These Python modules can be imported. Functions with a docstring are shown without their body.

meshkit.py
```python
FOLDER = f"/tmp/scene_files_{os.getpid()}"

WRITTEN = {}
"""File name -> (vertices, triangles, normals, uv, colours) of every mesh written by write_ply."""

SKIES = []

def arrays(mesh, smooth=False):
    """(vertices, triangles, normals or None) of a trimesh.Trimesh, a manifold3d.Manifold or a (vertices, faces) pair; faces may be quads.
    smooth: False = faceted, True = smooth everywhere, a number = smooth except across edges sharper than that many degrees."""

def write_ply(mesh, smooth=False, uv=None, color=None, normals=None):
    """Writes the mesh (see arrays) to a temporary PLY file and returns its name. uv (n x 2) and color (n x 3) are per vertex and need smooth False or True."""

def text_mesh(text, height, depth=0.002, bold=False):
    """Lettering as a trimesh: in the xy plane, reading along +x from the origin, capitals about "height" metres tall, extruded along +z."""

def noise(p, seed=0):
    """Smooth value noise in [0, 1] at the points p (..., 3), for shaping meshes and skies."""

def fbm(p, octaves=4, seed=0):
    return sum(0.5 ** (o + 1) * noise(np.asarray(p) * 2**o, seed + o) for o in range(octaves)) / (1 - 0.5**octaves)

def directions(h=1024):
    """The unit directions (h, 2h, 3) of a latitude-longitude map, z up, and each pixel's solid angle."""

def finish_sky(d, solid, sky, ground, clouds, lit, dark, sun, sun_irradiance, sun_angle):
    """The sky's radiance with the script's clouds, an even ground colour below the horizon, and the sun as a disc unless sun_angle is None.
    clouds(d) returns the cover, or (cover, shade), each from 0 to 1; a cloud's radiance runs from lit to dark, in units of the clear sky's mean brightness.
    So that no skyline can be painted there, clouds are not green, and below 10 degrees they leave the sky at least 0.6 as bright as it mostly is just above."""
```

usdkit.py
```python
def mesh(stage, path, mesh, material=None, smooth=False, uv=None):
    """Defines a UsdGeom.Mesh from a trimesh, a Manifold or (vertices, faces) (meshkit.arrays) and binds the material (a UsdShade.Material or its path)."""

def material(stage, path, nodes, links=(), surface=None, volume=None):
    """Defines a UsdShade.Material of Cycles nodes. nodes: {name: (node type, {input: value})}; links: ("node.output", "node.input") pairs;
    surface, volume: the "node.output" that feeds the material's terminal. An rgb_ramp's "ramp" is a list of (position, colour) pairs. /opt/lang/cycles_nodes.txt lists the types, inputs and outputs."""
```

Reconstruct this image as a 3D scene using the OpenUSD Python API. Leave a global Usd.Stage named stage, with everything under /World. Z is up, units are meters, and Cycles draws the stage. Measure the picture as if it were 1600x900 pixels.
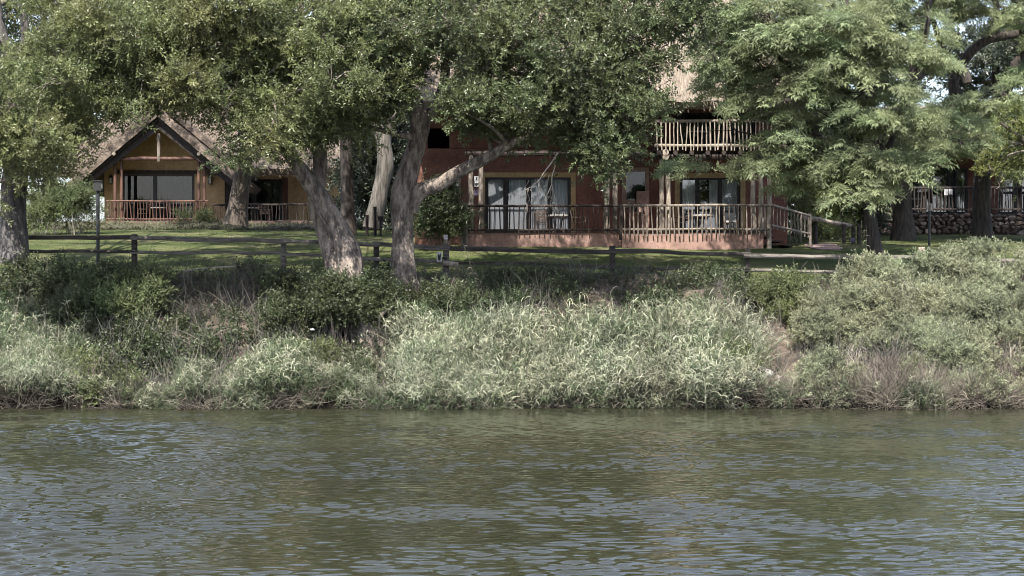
import math, numpy as np, trimesh, usdkit, meshkit
from shapely.geometry import Polygon, box as sbox
from pxr import Usd, UsdGeom, UsdLux, UsdShade, Gf, Sdf, Vt
stage = Usd.Stage.CreateInMemory()
UsdGeom.Xform.Define(stage, '/World')
UsdGeom.Scope.Define(stage, '/World/Looks')

# ---------------------------------------------------------------- camera, sky, sun, exposure
EYE, FPX = 3.8, 3600.0            # eye height above the river (on a boat), focal length in photo pixels
cam = UsdGeom.Camera.Define(stage, '/World/camera')
cam.CreateHorizontalApertureAttr(36.0); cam.CreateVerticalApertureAttr(20.25)
cam.CreateFocalLengthAttr(36.0 * FPX / 1600)
cam.CreateClippingRangeAttr((0.5, 2000.0))
cam.CreateExposureAttr(EXPOSURE := 1.5)
cam.AddTranslateOp().Set(Gf.Vec3d(0, 0, EYE)); cam.AddRotateXOp().Set(90.0)
SUN = np.array([-0.14, -0.56, 0.82]); SUN /= np.linalg.norm(SUN)
el, az = math.asin(SUN[2]), math.atan2(SUN[0], SUN[1])
sky_m = usdkit.material(stage, '/World/Looks/sky_light', {
    'sky': ('sky_texture', {'sky_type': 'single_scattering', 'sun_disc': False, 'sun_elevation': el, 'sun_rotation': az, 'altitude': 300.0, 'air_density': 1.0, 'aerosol_density': 2.5, 'ozone_density': 1.0}),
    'tc': ('texture_coordinate', {}), 'mp': ('mapping', {'scale': (1.0, 1.0, 3.0)}), 'n': ('noise_texture', {'scale': 2.2, 'detail': 6.0, 'roughness': 0.58}),
    'rr': ('rgb_ramp', {'ramp': [(0.40, (.12, .12, .12)), (0.78, (.85, .85, .85))]}),
    'mx': ('mix', {'mix_type': 'mix', 'color2': (6.4, 7.0, 8.8)}),
    'b': ('background_shader', {'strength': 0.1})},
    [('tc.generated', 'mp.vector'), ('mp.vector', 'n.vector'), ('n.fac', 'rr.fac'), ('rr.color', 'mx.fac'), ('sky.color', 'mx.color1'), ('mx.color', 'b.color')], surface='b.background')
dome = UsdLux.DomeLight.Define(stage, '/World/sky'); dome.CreateIntensityAttr(1.0)
UsdShade.MaterialBindingAPI.Apply(dome.GetPrim()).Bind(sky_m)
dome.GetPrim().SetCustomDataByKey('label', 'bright hazy daytime sky with thin white cloud'); dome.GetPrim().SetCustomDataByKey('kind', 'structure')
sun = UsdLux.DistantLight.Define(stage, '/World/sun'); sun.CreateNormalizeAttr(True); sun.CreateIntensityAttr(1.25); sun.CreateAngleAttr(0.5); sun.CreateColorAttr(Gf.Vec3f(1.0, 0.95, 0.87))
_q = Gf.Rotation(Gf.Vec3d(0, 0, 1), Gf.Vec3d(*map(float, SUN))).GetQuat()
sun.AddOrientOp().Set(Gf.Quatf(_q))

# ---------------------------------------------------------------- helpers
R = np.random.default_rng(7)
T = {}
def numbered(parent, name):
    k = (parent, name); T[k] = T.get(k, -1) + 1
    return f'{parent}/{name}' + (f'_{T[k]:03d}' if T[k] else '')
def X(px, Y): return (px - 800) / FPX * Y
def Z(py, Y): return EYE - (py - 450) / FPX * Y
def P(px, py, Y): return np.array([X(px, Y), Y, Z(py, Y)])
class Thing:
    def __init__(s, path, origin): s.path, s.o = path, np.asarray(origin, float)
def keys(prim, label=None, cat=None, group=None, kind=None):
    for k, v in (('label', label), ('category', cat), ('group', group), ('kind', kind)):
        if v: prim.SetCustomDataByKey(k, v)
def thing(name, label, cat, loc, group=None, rot=0.0, kind=None):
    path = numbered('/World', name); x = UsdGeom.Xform.Define(stage, path)
    x.AddTranslateOp().Set(Gf.Vec3d(*map(float, loc))); x.AddRotateZOp().Set(float(rot))
    keys(x.GetPrim(), label, cat, group, kind); return Thing(path, loc)
def part(t, name, mesh, mat, smooth=False, label=None, kind=None):
    v, f = (np.asarray(mesh.vertices), np.asarray(mesh.faces)) if hasattr(mesh, 'vertices') else mesh
    path = numbered(t.path, name)
    m = usdkit.mesh(stage, path, (np.asarray(v, float) - t.o, f), mat, smooth); keys(m.GetPrim(), label, None, None, kind)
    return Thing(path, t.o)
def lone(name, mesh, mat, label=None, cat=None, group=None, kind=None, smooth=False, loc=(0, 0, 0)):
    v, f = (np.asarray(mesh.vertices), np.asarray(mesh.faces)) if hasattr(mesh, 'vertices') else mesh
    path = numbered('/World', name); m = usdkit.mesh(stage, path, (np.asarray(v, float) - np.asarray(loc), f), mat, smooth)
    if any(loc): m.AddTranslateOp().Set(Gf.Vec3d(*map(float, loc)))
    keys(m.GetPrim(), label, cat, group, kind); return Thing(path, loc)
def copy(first, name, label, cat, loc, group=None, rot=0.0):
    t = thing(name, label, cat, loc, group, rot); p = stage.GetPrimAtPath(t.path)
    p.GetReferences().AddInternalReference(first.path); p.SetInstanceable(True); return t
def cat_(ms):
    ms = [m if hasattr(m, 'vertices') else trimesh.Trimesh(m[0], tri(m[1]), process=False) for m in ms]
    return trimesh.util.concatenate(ms)
def tri(f):
    f = np.asarray(f); return np.vstack([f[:, [0, 1, 2]], f[:, [0, 2, 3]]]) if f.shape[1] == 4 else f
def bx(x0, x1, y0, y1, z0, z1):
    m = trimesh.creation.box([x1 - x0, y1 - y0, z1 - z0]); m.apply_translation([(x0 + x1) / 2, (y0 + y1) / 2, (z0 + z1) / 2]); return m
def wall(poly, y0, y1):
    m = trimesh.creation.extrude_polygon(poly, y1 - y0, engine='earcut'); v = m.vertices
    f = m.faces[:, ::-1]; return trimesh.Trimesh(np.c_[v[:, 0], y0 + v[:, 2], v[:, 1]], f, process=False)
def spline(pts, n):
    p = np.asarray(pts, float); k = len(p)
    if k == 2: return p[0] + (p[1] - p[0]) * np.linspace(0, 1, n)[:, None]
    from scipy.interpolate import PchipInterpolator
    s = np.r_[0, np.cumsum(np.linalg.norm(np.diff(p[:, :3], axis=0), axis=1))]
    return PchipInterpolator(s, p)(np.linspace(0, s[-1], n))
def tube(pts, rad, sides=7, lump=0.0, seed=0, cap=True):
    p = np.asarray(pts, float); n = len(p); rad = np.broadcast_to(rad, (n,))
    t = np.gradient(p, axis=0); t /= np.linalg.norm(t, axis=1, keepdims=True) + 1e-12
    a = np.cross(t[0], [0, 1, 0] if abs(t[0][1]) < .9 else [1, 0, 0]); A = []
    for i in range(n):
        a = a - t[i] * (a @ t[i]); a /= np.linalg.norm(a) + 1e-12; A.append(a)
    A = np.array(A); B = np.cross(t, A); ang = np.arange(sides) * 2 * np.pi / sides
    d = np.cos(ang)[None, :, None] * A[:, None] + np.sin(ang)[None, :, None] * B[:, None]
    rr = rad[:, None, None] * np.ones((n, sides, 1))
    if lump: 
        q = p[:, None] + d * rr
        rr = rr * (1 + lump * (meshkit.fbm(q * np.array([2.2, 2.2, 0.9]), 3, seed)[..., None] - .5) * 2)
    v = (p[:, None] + d * rr).reshape(-1, 3)
    i, j = np.meshgrid(np.arange(n - 1), np.arange(sides), indexing='ij')
    f = tri(np.stack([i * sides + j, i * sides + (j + 1) % sides, (i + 1) * sides + (j + 1) % sides, (i + 1) * sides + j], -1).reshape(-1, 4))
    if cap:
        c = len(v); v = np.vstack([v, p[:1], p[-1:]]); k = np.arange(sides); e = (n - 1) * sides
        f = np.vstack([f, np.c_[np.full(sides, c), (k + 1) % sides, k], np.c_[np.full(sides, c + 1), e + k, e + (k + 1) % sides]])
    return trimesh.Trimesh(v, f, process=False)
def log(a, b, r0, r1=None, sides=8, n=4, seed=0, bend=0.0):
    a, b = np.asarray(a, float), np.asarray(b, float); s = np.linspace(0, 1, n)[:, None]; rg = np.random.default_rng(seed + 11)
    p = a + (b - a) * s + rg.normal(0, 1, (n, 3)) * bend * np.sin(np.pi * np.clip(s, .0, 1))
    return tube(p, np.linspace(r0, r0 if r1 is None else r1, n) * (1 + rg.normal(0, .05, n)), sides)

# ---------------------------------------------------------------- materials
M = {}
def mat(name, nodes, links, surface='p.BSDF', **k):
    M[name] = usdkit.material(stage, f'/World/Looks/{name}', nodes, links, surface=surface, **k); return M[name]
def rough(name, c1, c2, scale=3.0, rgh=0.85, bump=0.3, stretch=(1, 1, 1), detail=6.0, lo=0.35, hi=0.65, bdist=0.02, fine=None, spec=0.3):
    """Two-tone weathered surface: noise picks the tone and raises a fine relief."""
    return mat(name, {'g': ('geometry', {}), 'mp': ('mapping', {'scale': stretch}), 'n': ('noise_texture', {'scale': scale, 'detail': detail, 'roughness': 0.62}),
        'n2': ('noise_texture', {'scale': (fine or scale * 9), 'detail': 3.0}), 'r': ('rgb_ramp', {'ramp': [(lo, c1), (hi, c2)]}),
        'm2': ('mix', {'mix_type': 'overlay', 'fac': 0.45}), 'b': ('bump', {'strength': bump, 'distance': bdist}), 'p': ('principled_bsdf', {'roughness': rgh, 'specular_ior_level': spec})},
        [('g.position', 'mp.vector'), ('mp.vector', 'n.vector'), ('mp.vector', 'n2.vector'), ('n.fac', 'r.fac'), ('r.color', 'm2.color1'), ('n2.fac', 'm2.color2'), ('m2.color', 'p.base_color'), ('n2.fac', 'b.height'), ('b.normal', 'p.normal')])
def leafm(name, c1, c2, c3, rgh=0.42, trans=0.28, spec=0.5):
    """Leaves: each leaf its own tone, each spray a little lighter or darker, some light passes through."""
    t2 = tuple(min(1, x * k) for x, k in zip(c2, (1.25, 1.45, 0.7)))
    return mat(name, {'g': ('geometry', {}), 'o': ('object_info', {}), 'r': ('rgb_ramp', {'ramp': [(0.0, c1), (0.55, c2), (1.0, c3)]}),
        'hv': ('hsv', {'hue': 0.5, 'saturation': 1.0}), 'mr': ('map_range', {'to_min': 0.62, 'to_max': 1.38}), 'nz': ('noise_texture', {'scale': 0.75, 'detail': 3.0}), 'nr': ('map_range', {'from_min': 0.3, 'from_max': 0.7, 'to_min': 0.68, 'to_max': 1.32}), 'mm': ('math', {'math_type': 'multiply'}), 'nh': ('noise_texture', {'scale': 0.45, 'detail': 2.0}), 'hr': ('map_range', {'from_min': 0.3, 'from_max': 0.7, 'to_min': 0.475, 'to_max': 0.52}),
        'p': ('principled_bsdf', {'roughness': rgh, 'specular_ior_level': spec}), 't': ('translucent_bsdf', {}), 'hv2': ('hsv', {'saturation': 1.15, 'value': 1.15}), 'm': ('mix_closure', {'fac': trans})},
        [('g.random_per_island', 'r.fac'), ('o.random', 'mr.value'), ('g.position', 'nz.vector'), ('nz.fac', 'nr.value'), ('mr.result', 'mm.value1'), ('nr.result', 'mm.value2'), ('mm.value', 'hv.value'), ('g.position', 'nh.vector'), ('nh.fac', 'hr.value'), ('hr.result', 'hv.hue'), ('r.color', 'hv.color'), ('hv.color', 'p.base_color'), ('hv.color', 'hv2.color'), ('hv2.color', 't.color'), ('p.BSDF', 'm.closure1'), ('t.BSDF', 'm.closure2')], surface='m.closure')
# leaves
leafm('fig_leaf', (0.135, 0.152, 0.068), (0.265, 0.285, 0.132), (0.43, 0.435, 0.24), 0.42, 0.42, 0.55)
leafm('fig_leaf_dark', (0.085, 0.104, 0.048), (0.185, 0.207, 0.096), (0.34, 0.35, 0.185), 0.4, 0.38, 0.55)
leafm('acacia_leaf', (0.178, 0.212, 0.115), (0.325, 0.375, 0.225), (0.47, 0.5, 0.335), 0.55, 0.42, 0.35)
leafm('yellow_leaf', (0.12, 0.135, 0.045), (0.19, 0.205, 0.07), (0.27, 0.275, 0.11), 0.5, 0.38, 0.35)
leafm('far_leaf', (.045, .056, .036), (.07, .085, .054), (.12, .135, .09), 0.4, 0.2, 0.5)
leafm('dark_shrub_leaf', (0.048, 0.062, 0.028), (0.085, 0.104, 0.048), (0.165, 0.182, 0.09), 0.45, 0.25, 0.45)
leafm('mid_shrub_leaf', (0.095, 0.115, 0.05), (0.16, 0.183, 0.085), (0.27, 0.29, 0.15), 0.5, 0.3, 0.4)
leafm('silver_leaf', (0.19, 0.205, 0.13), (0.41, 0.425, 0.3), (0.66, 0.66, 0.51), 0.55, 0.28, 0.3)
leafm('reed_leaf', (0.27, 0.28, 0.2), (0.5, 0.51, 0.39), (0.74, 0.73, 0.61), 0.55, 0.28, 0.3)
leafm('reed_leaf_green', (0.085, 0.11, 0.058), (0.155, 0.185, 0.103), (0.3, 0.32, 0.205), 0.5, 0.3, 0.4)
leafm('straw_stem', (0.17, 0.15, 0.12), (0.33, 0.305, 0.255), (0.55, 0.525, 0.45), 0.75, 0.1, 0.2)
leafm('dead_stem', (0.085, 0.083, 0.072), (0.185, 0.178, 0.152), (0.37, 0.36, 0.31), 0.8, 0.05, 0.2)
leafm('grass_blade', (0.036, 0.05, 0.018), (0.062, 0.078, 0.029), (0.12, 0.124, 0.06), 0.6, 0.3, 0.2)
leafm('bed_leaf', (.085, .085, .05), (.15, .14, .09), (.25, .24, .16), 0.6, 0.2, 0.3)
# bark
rough('bark_grey', (0.05, 0.046, 0.044), (0.15, 0.14, 0.134), 3.0, .9, .9, (3, 3, .7), bdist=.05)
rough('bark_fig', (0.065, 0.053, 0.046), (0.34, 0.285, 0.24), 2.6, .85, 1.0, (2.2, 2.2, .7), detail=9, bdist=.06, lo=.40, hi=.72, fine=14)
rough('bark_dark', (.028, .024, .022), (.085, .072, .064), 3.0, .9, .9, (3, 3, .6), bdist=.05)
rough('bark_pale', (0.05, 0.045, 0.04), (0.2, 0.182, 0.16), 2.4, .85, .9, (4, 4, .5), bdist=.06)
rough('bark_brown', (0.045, 0.036, 0.03), (0.125, 0.102, 0.085), 3.0, .9, .9, (3, 3, .6), bdist=.05)
rough('twig', (.07, .06, .05), (.18, .155, .125), 6, .85, .3)
rough('twig_pale', (.22, .19, .16), (.42, .38, .33), 6, .8, .3)
# wood and walls
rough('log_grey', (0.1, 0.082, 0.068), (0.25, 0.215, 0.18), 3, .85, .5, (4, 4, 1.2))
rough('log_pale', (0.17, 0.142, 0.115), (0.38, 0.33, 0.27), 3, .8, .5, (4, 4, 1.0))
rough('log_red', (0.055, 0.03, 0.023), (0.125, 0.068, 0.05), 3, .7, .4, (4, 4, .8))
rough('log_dark', (0.02, 0.015, 0.013), (0.05, 0.038, 0.033), 3, .8, .4, (4, 4, .8))  # darkened so the left deck railing carries its shade in the colour
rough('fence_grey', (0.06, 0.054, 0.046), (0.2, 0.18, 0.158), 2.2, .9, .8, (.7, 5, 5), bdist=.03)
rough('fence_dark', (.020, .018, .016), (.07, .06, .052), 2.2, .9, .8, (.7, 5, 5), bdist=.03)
rough('wall_red', (0.105, 0.05, 0.039), (0.205, 0.102, 0.078), 1.4, .9, .25, lo=.3, hi=.7)
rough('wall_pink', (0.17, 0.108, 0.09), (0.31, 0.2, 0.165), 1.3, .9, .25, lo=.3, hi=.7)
rough('wall_ochre', (0.27, 0.19, 0.1), (0.42, 0.305, 0.175), 1.2, .9, .2, lo=.3, hi=.7)
rough('trim_yellow', (0.27, 0.19, 0.1), (0.38, 0.28, 0.15), 3, .8, .2)
rough('trim_pink', (0.2, 0.14, 0.108), (0.28, 0.205, 0.16), 3, .8, .2)
rough('frame_dark', (.012, .011, .013), (.024, .022, .025), 5, .5, .1, spec=.4)
rough('timber_dark', (.018, .014, .013), (.040, .032, .029), 3, .8, .4, (3, 3, 1))
rough('floor_tile', (0.12, 0.075, 0.058), (0.18, 0.115, 0.09), 3, .7, .2)
rough('metal_black', (.016, .017, .018), (.03, .031, .033), 6, .5, .1, spec=.5)
rough('chair_wood', (.035, .024, .02), (.075, .055, .045), 6, .6, .2)
rough('table_top', (.40, .38, .35), (.62, .60, .57), 5, .4, .1)
rough('terracotta', (0.085, 0.042, 0.032), (0.135, 0.068, 0.05), 4, .85, .3)
rough('white_paint', (0.3, 0.3, 0.3), (0.46, 0.46, 0.46), 5, .6, .1)
rough('sign_black', (.012, .012, .013), (.022, .022, .023), 5, .6, .1)
rough('sign_purple', (0.05, 0.042, 0.068), (0.085, 0.072, 0.11), 5, .6, .1)
rough('stone_a', (0.085, 0.06, 0.05), (0.2, 0.15, 0.127), 5, .9, .8, bdist=.03)  # all three stone tones lowered, shade on the wall put into their colour
rough('stone_b', (0.06, 0.043, 0.037), (0.135, 0.098, 0.085), 5, .9, .8, bdist=.03)
rough('stone_c', (0.13, 0.105, 0.09), (0.25, 0.21, 0.185), 5, .9, .8, bdist=.03)
rough('mortar_dark', (.03, .024, .021), (.06, .05, .043), 5, .95, .6)
rough('rock_pale', (0.3, 0.285, 0.255), (0.5, 0.48, 0.44), 4, .9, .8, bdist=.04)
rough('cloth_white', (0.3, 0.3, 0.3), (0.44, 0.44, 0.44), 4, .9, .2)
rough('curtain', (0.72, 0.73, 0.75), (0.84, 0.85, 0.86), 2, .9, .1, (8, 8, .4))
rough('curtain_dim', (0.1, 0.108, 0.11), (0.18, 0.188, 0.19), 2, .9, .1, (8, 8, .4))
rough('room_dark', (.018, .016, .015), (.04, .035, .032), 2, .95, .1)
rough('lamp_glass', (.45, .43, .38), (.6, .58, .52), 5, .3, .05)
rough('path_paving', (.20, .13, .115), (.32, .23, .205), 2.2, .9, .5)
for nm, st in (('thatch_front', (9, 1.0, 1.0)), ('thatch_side', (1.0, 9, 1.0))):
    rough(nm, (.12, .095, .074), (.30, .255, .21), 2.6, .95, 1.0, st, detail=8, lo=.36, hi=.66, bdist=.05, fine=11)
for nm, st in (('old_thatch_front', (9, 1.0, 1.0)), ('old_thatch_side', (1.0, 9, 1.0))):  # darker copies of the thatch: shade on the ochre lodge put into the colour
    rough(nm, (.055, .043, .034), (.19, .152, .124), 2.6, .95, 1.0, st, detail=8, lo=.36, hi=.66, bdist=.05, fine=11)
rough('dimmed_straw', (.085, .068, .052), (.25, .205, .16), 6, .9, .3)  # straw to match, its colour lowered for the same shade
rough('thatch_straw', (0.16, 0.13, 0.095), (0.38, 0.32, 0.25), 6, .9, .3)
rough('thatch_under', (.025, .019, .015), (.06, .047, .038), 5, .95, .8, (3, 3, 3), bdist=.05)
for nm, ior, tr in (('pane', 1.85, (.95, .97, .98)), ('tinted_pane', 1.5, (.55, .58, .60))):
    mat(nm, {'f': ('fresnel', {'IOR': ior}), 't': ('transparent_bsdf', {'color': tr}), 'gl': ('glossy_bsdf', {'roughness': 0.02, 'color': (.95, .97, 1)}), 'm': ('mix_closure', {})},
        [('f.fac', 'm.fac'), ('t.BSDF', 'm.closure1'), ('gl.BSDF', 'm.closure2')], surface='m.closure')
# ---------------------------------------------------------------- terrain and river
KY = [-200, 60, 72.2, 72.75, 72.95, 74.5, 76.2, 78.0, 79.6, 81.0, 82.5, 92, 100, 112, 116, 125, 200, 420]
KZ = [-3, -1.6, -.55, -.1, .34, .98, 1.7, 2.7, 3.6, 4.05, 4.25, 5.38, 5.95, 6.62, 6.95, 7.4, 9.0, 13]
def shore(x): return .32 * np.sin(x * .31 + 1) + .24 * np.sin(x * .83) + .14 * np.sin(x * 2.3 + 2) + .07 * np.sin(x * 5.1)
def ground(x, y):
    x, y = np.asarray(x, float), np.asarray(y, float)
    ys = y - shore(x)
    z = np.interp(y + (ys - y) * np.clip((78 - y) / 3, 0, 1), KY, KZ) - .012 * np.clip(x - 6, 0, 30) * np.clip((y - 90) / 12, 0, 1)
    p = np.stack(np.broadcast_arrays(x, y, 0 * x), -1); bank = np.clip((y - 72.4) / 1.0, 0, 1) * np.clip((82.2 - y) / 1.6, 0, 1)
    return z + bank * ((meshkit.fbm(p * .55, 4, 3) - .5) * 1.5 + (meshkit.fbm(p * 2.2, 3, 5) - .5) * .35) + (1 - bank) * (y > 81) * (meshkit.fbm(p * .3, 3, 9) - .5) * .22
def sheet(xs, ys):
    gx, gy = np.meshgrid(xs, ys); z = ground(gx, gy); n, m = len(ys), len(xs)
    i, j = np.meshgrid(np.arange(n - 1), np.arange(m - 1), indexing='ij'); a = i * m + j
    return np.stack([gx, gy, z], -1).reshape(-1, 3), tri(np.stack([a, a + 1, a + m + 1, a + m], -1).reshape(-1, 4))
xs = np.unique(np.r_[np.linspace(-400, -30, 14), np.linspace(-24, 24, 160), np.linspace(30, 400, 14)])
mat('bank_soil', {'g': ('geometry', {}), 'n': ('noise_texture', {'scale': .8, 'detail': 8.0, 'roughness': .7}), 'n2': ('noise_texture', {'scale': 16.0, 'detail': 5.0, 'roughness': .7}), 's': ('separate_xyz', {}), 'wet': ('map_range', {'range_type': 'smoothstep', 'from_min': .15, 'from_max': 1.15, 'to_min': .14, 'to_max': 1.0}), 'wc': ('mix', {'mix_type': 'multiply', 'fac': 1.0}),
    'r': ('rgb_ramp', {'ramp': [(.3, (.050, .040, .033)), (.46, (.095, .075, .060)), (.58, (.155, .125, .10)), (.7, (.085, .082, .055))]}), 'm': ('mix', {'mix_type': 'overlay', 'fac': .9}),
    'b': ('bump', {'strength': 1.0, 'distance': .10}), 'p': ('principled_bsdf', {'roughness': .95, 'specular_ior_level': .15})},
    [('g.position', 'n.vector'), ('g.position', 'n2.vector'), ('g.position', 's.vector'), ('s.z', 'wet.value'), ('n.fac', 'r.fac'), ('r.color', 'm.color1'), ('n2.fac', 'm.color2'), ('m.color', 'wc.color1'), ('wet.result', 'wc.color2'), ('wc.color', 'p.base_color'), ('n2.fac', 'b.height'), ('b.normal', 'p.normal')])
mat('lawn_turf', {'g': ('geometry', {}), 'n': ('noise_texture', {'scale': .45, 'detail': 6.0, 'roughness': .6}), 'n2': ('noise_texture', {'scale': 22.0, 'detail': 3.0}),
    'r': ('rgb_ramp', {'ramp': [(.30, (.030, .040, .015)), (.46, (.052, .066, .023)), (.58, (.085, .088, .040)), (.70, (.13, .115, .075))]}), 'm': ('mix', {'mix_type': 'overlay', 'fac': .6}),
    'b': ('bump', {'strength': .8, 'distance': .04}), 'p': ('principled_bsdf', {'roughness': .95, 'specular_ior_level': .1})},
    [('g.position', 'n.vector'), ('g.position', 'n2.vector'), ('n.fac', 'r.fac'), ('r.color', 'm.color1'), ('n2.fac', 'm.color2'), ('m.color', 'p.base_color'), ('n2.fac', 'b.height'), ('b.normal', 'p.normal')])
lone('riverbank', sheet(xs, np.r_[-200, 40, 66, np.linspace(70, 72, 8), np.linspace(72.1, 81.4, 120)]), M['bank_soil'], 'steep brown earth bank rising from the water to the lawn', kind='structure', smooth=True)
lone('lawn', sheet(xs, np.r_[np.linspace(81.4, 126, 90), 135, 150, 180, 240, 320, 420]), M['lawn_turf'], 'mown green lawn sloping up from the bank to the lodges', kind='structure', smooth=True)

def river():
    X_ = np.unique(np.r_[np.linspace(-300, -24, 18), np.linspace(-20.5, 20.5, 480), np.linspace(24, 300, 18)])
    Y_ = np.unique(np.r_[np.linspace(-180, 24, 14), 28 + (73.6 - 28) * np.linspace(0, 1, 1080) ** 1.15])
    gx, gy = np.meshgrid(X_, Y_); rg = np.random.default_rng(5); z = 0 * gx
    for k in range(54):                       # wind ripples: many short crests, mostly running along the shore
        L = .17 * (4.0 ** rg.random() ** 1.25); a = rg.normal(0, .38); d = np.array([math.sin(a), math.cos(a)]); kk = 2 * np.pi / L
        env = meshkit.noise(np.stack([gx * .5 + k * 7.3, gy * .5 + k * 3.1, 0 * gx], -1), k)
        z += .0052 * L * np.clip(env * 3.4 - 1.6, 0, 2.0) * np.sin(kk * (gx * d[0] + gy * d[1]) + rg.random() * 6.28)
    gust = meshkit.fbm(np.stack([gx * .07, gy * .12, 0 * gx], -1), 3, 21)
    gust2 = meshkit.fbm(np.stack([gx * .35, gy * .30, 0 * gx + 4], -1), 3, 33); calm = np.interp(gy, [20, 52, 64, 71, 74], [1, .95, .88, .72, .6]) * np.clip(gust * 1.6 + .1, .7, 1.15) * np.clip(gust2 * 2.6 - .45, .5, 1.4)
    fade = np.clip((20.4 - np.abs(gx)) / 1.5, 0, 1) * np.clip((gy - 26) / 2, 0, 1)
    z = z * calm * fade * WAVE; n, m = gx.shape
    i, j = np.meshgrid(np.arange(n - 1), np.arange(m - 1), indexing='ij'); a = i * m + j
    return np.stack([gx, gy, z], -1).reshape(-1, 3), tri(np.stack([a, a + 1, a + m + 1, a + m], -1).reshape(-1, 4))
WAVE = 1.85
mat('river_water', {'g': ('geometry', {}), 'mp': ('mapping', {'scale': (1.6, 4.2, 1)}), 'n': ('noise_texture', {'scale': 1.5, 'detail': 4.0, 'roughness': .55}), 'n2': ('noise_texture', {'scale': .12, 'detail': 3.0}),
    'r': ('rgb_ramp', {'ramp': [(.35, (.0115, .0120, .0062)), (.65, (.0165, .0168, .0088))]}), 'b': ('bump', {'strength': .10, 'distance': .02}),
    'p': ('principled_bsdf', {'roughness': .05, 'ior': 1.33, 'specular_ior_level': .5})},
    [('g.position', 'mp.vector'), ('mp.vector', 'n.vector'), ('g.position', 'n2.vector'), ('n2.fac', 'r.fac'), ('r.color', 'p.base_color'), ('n.fac', 'b.height'), ('b.normal', 'p.normal')])
lone('river', river(), M['river_water'], 'olive green river with small wind ripples', kind='structure', smooth=True)

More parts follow.
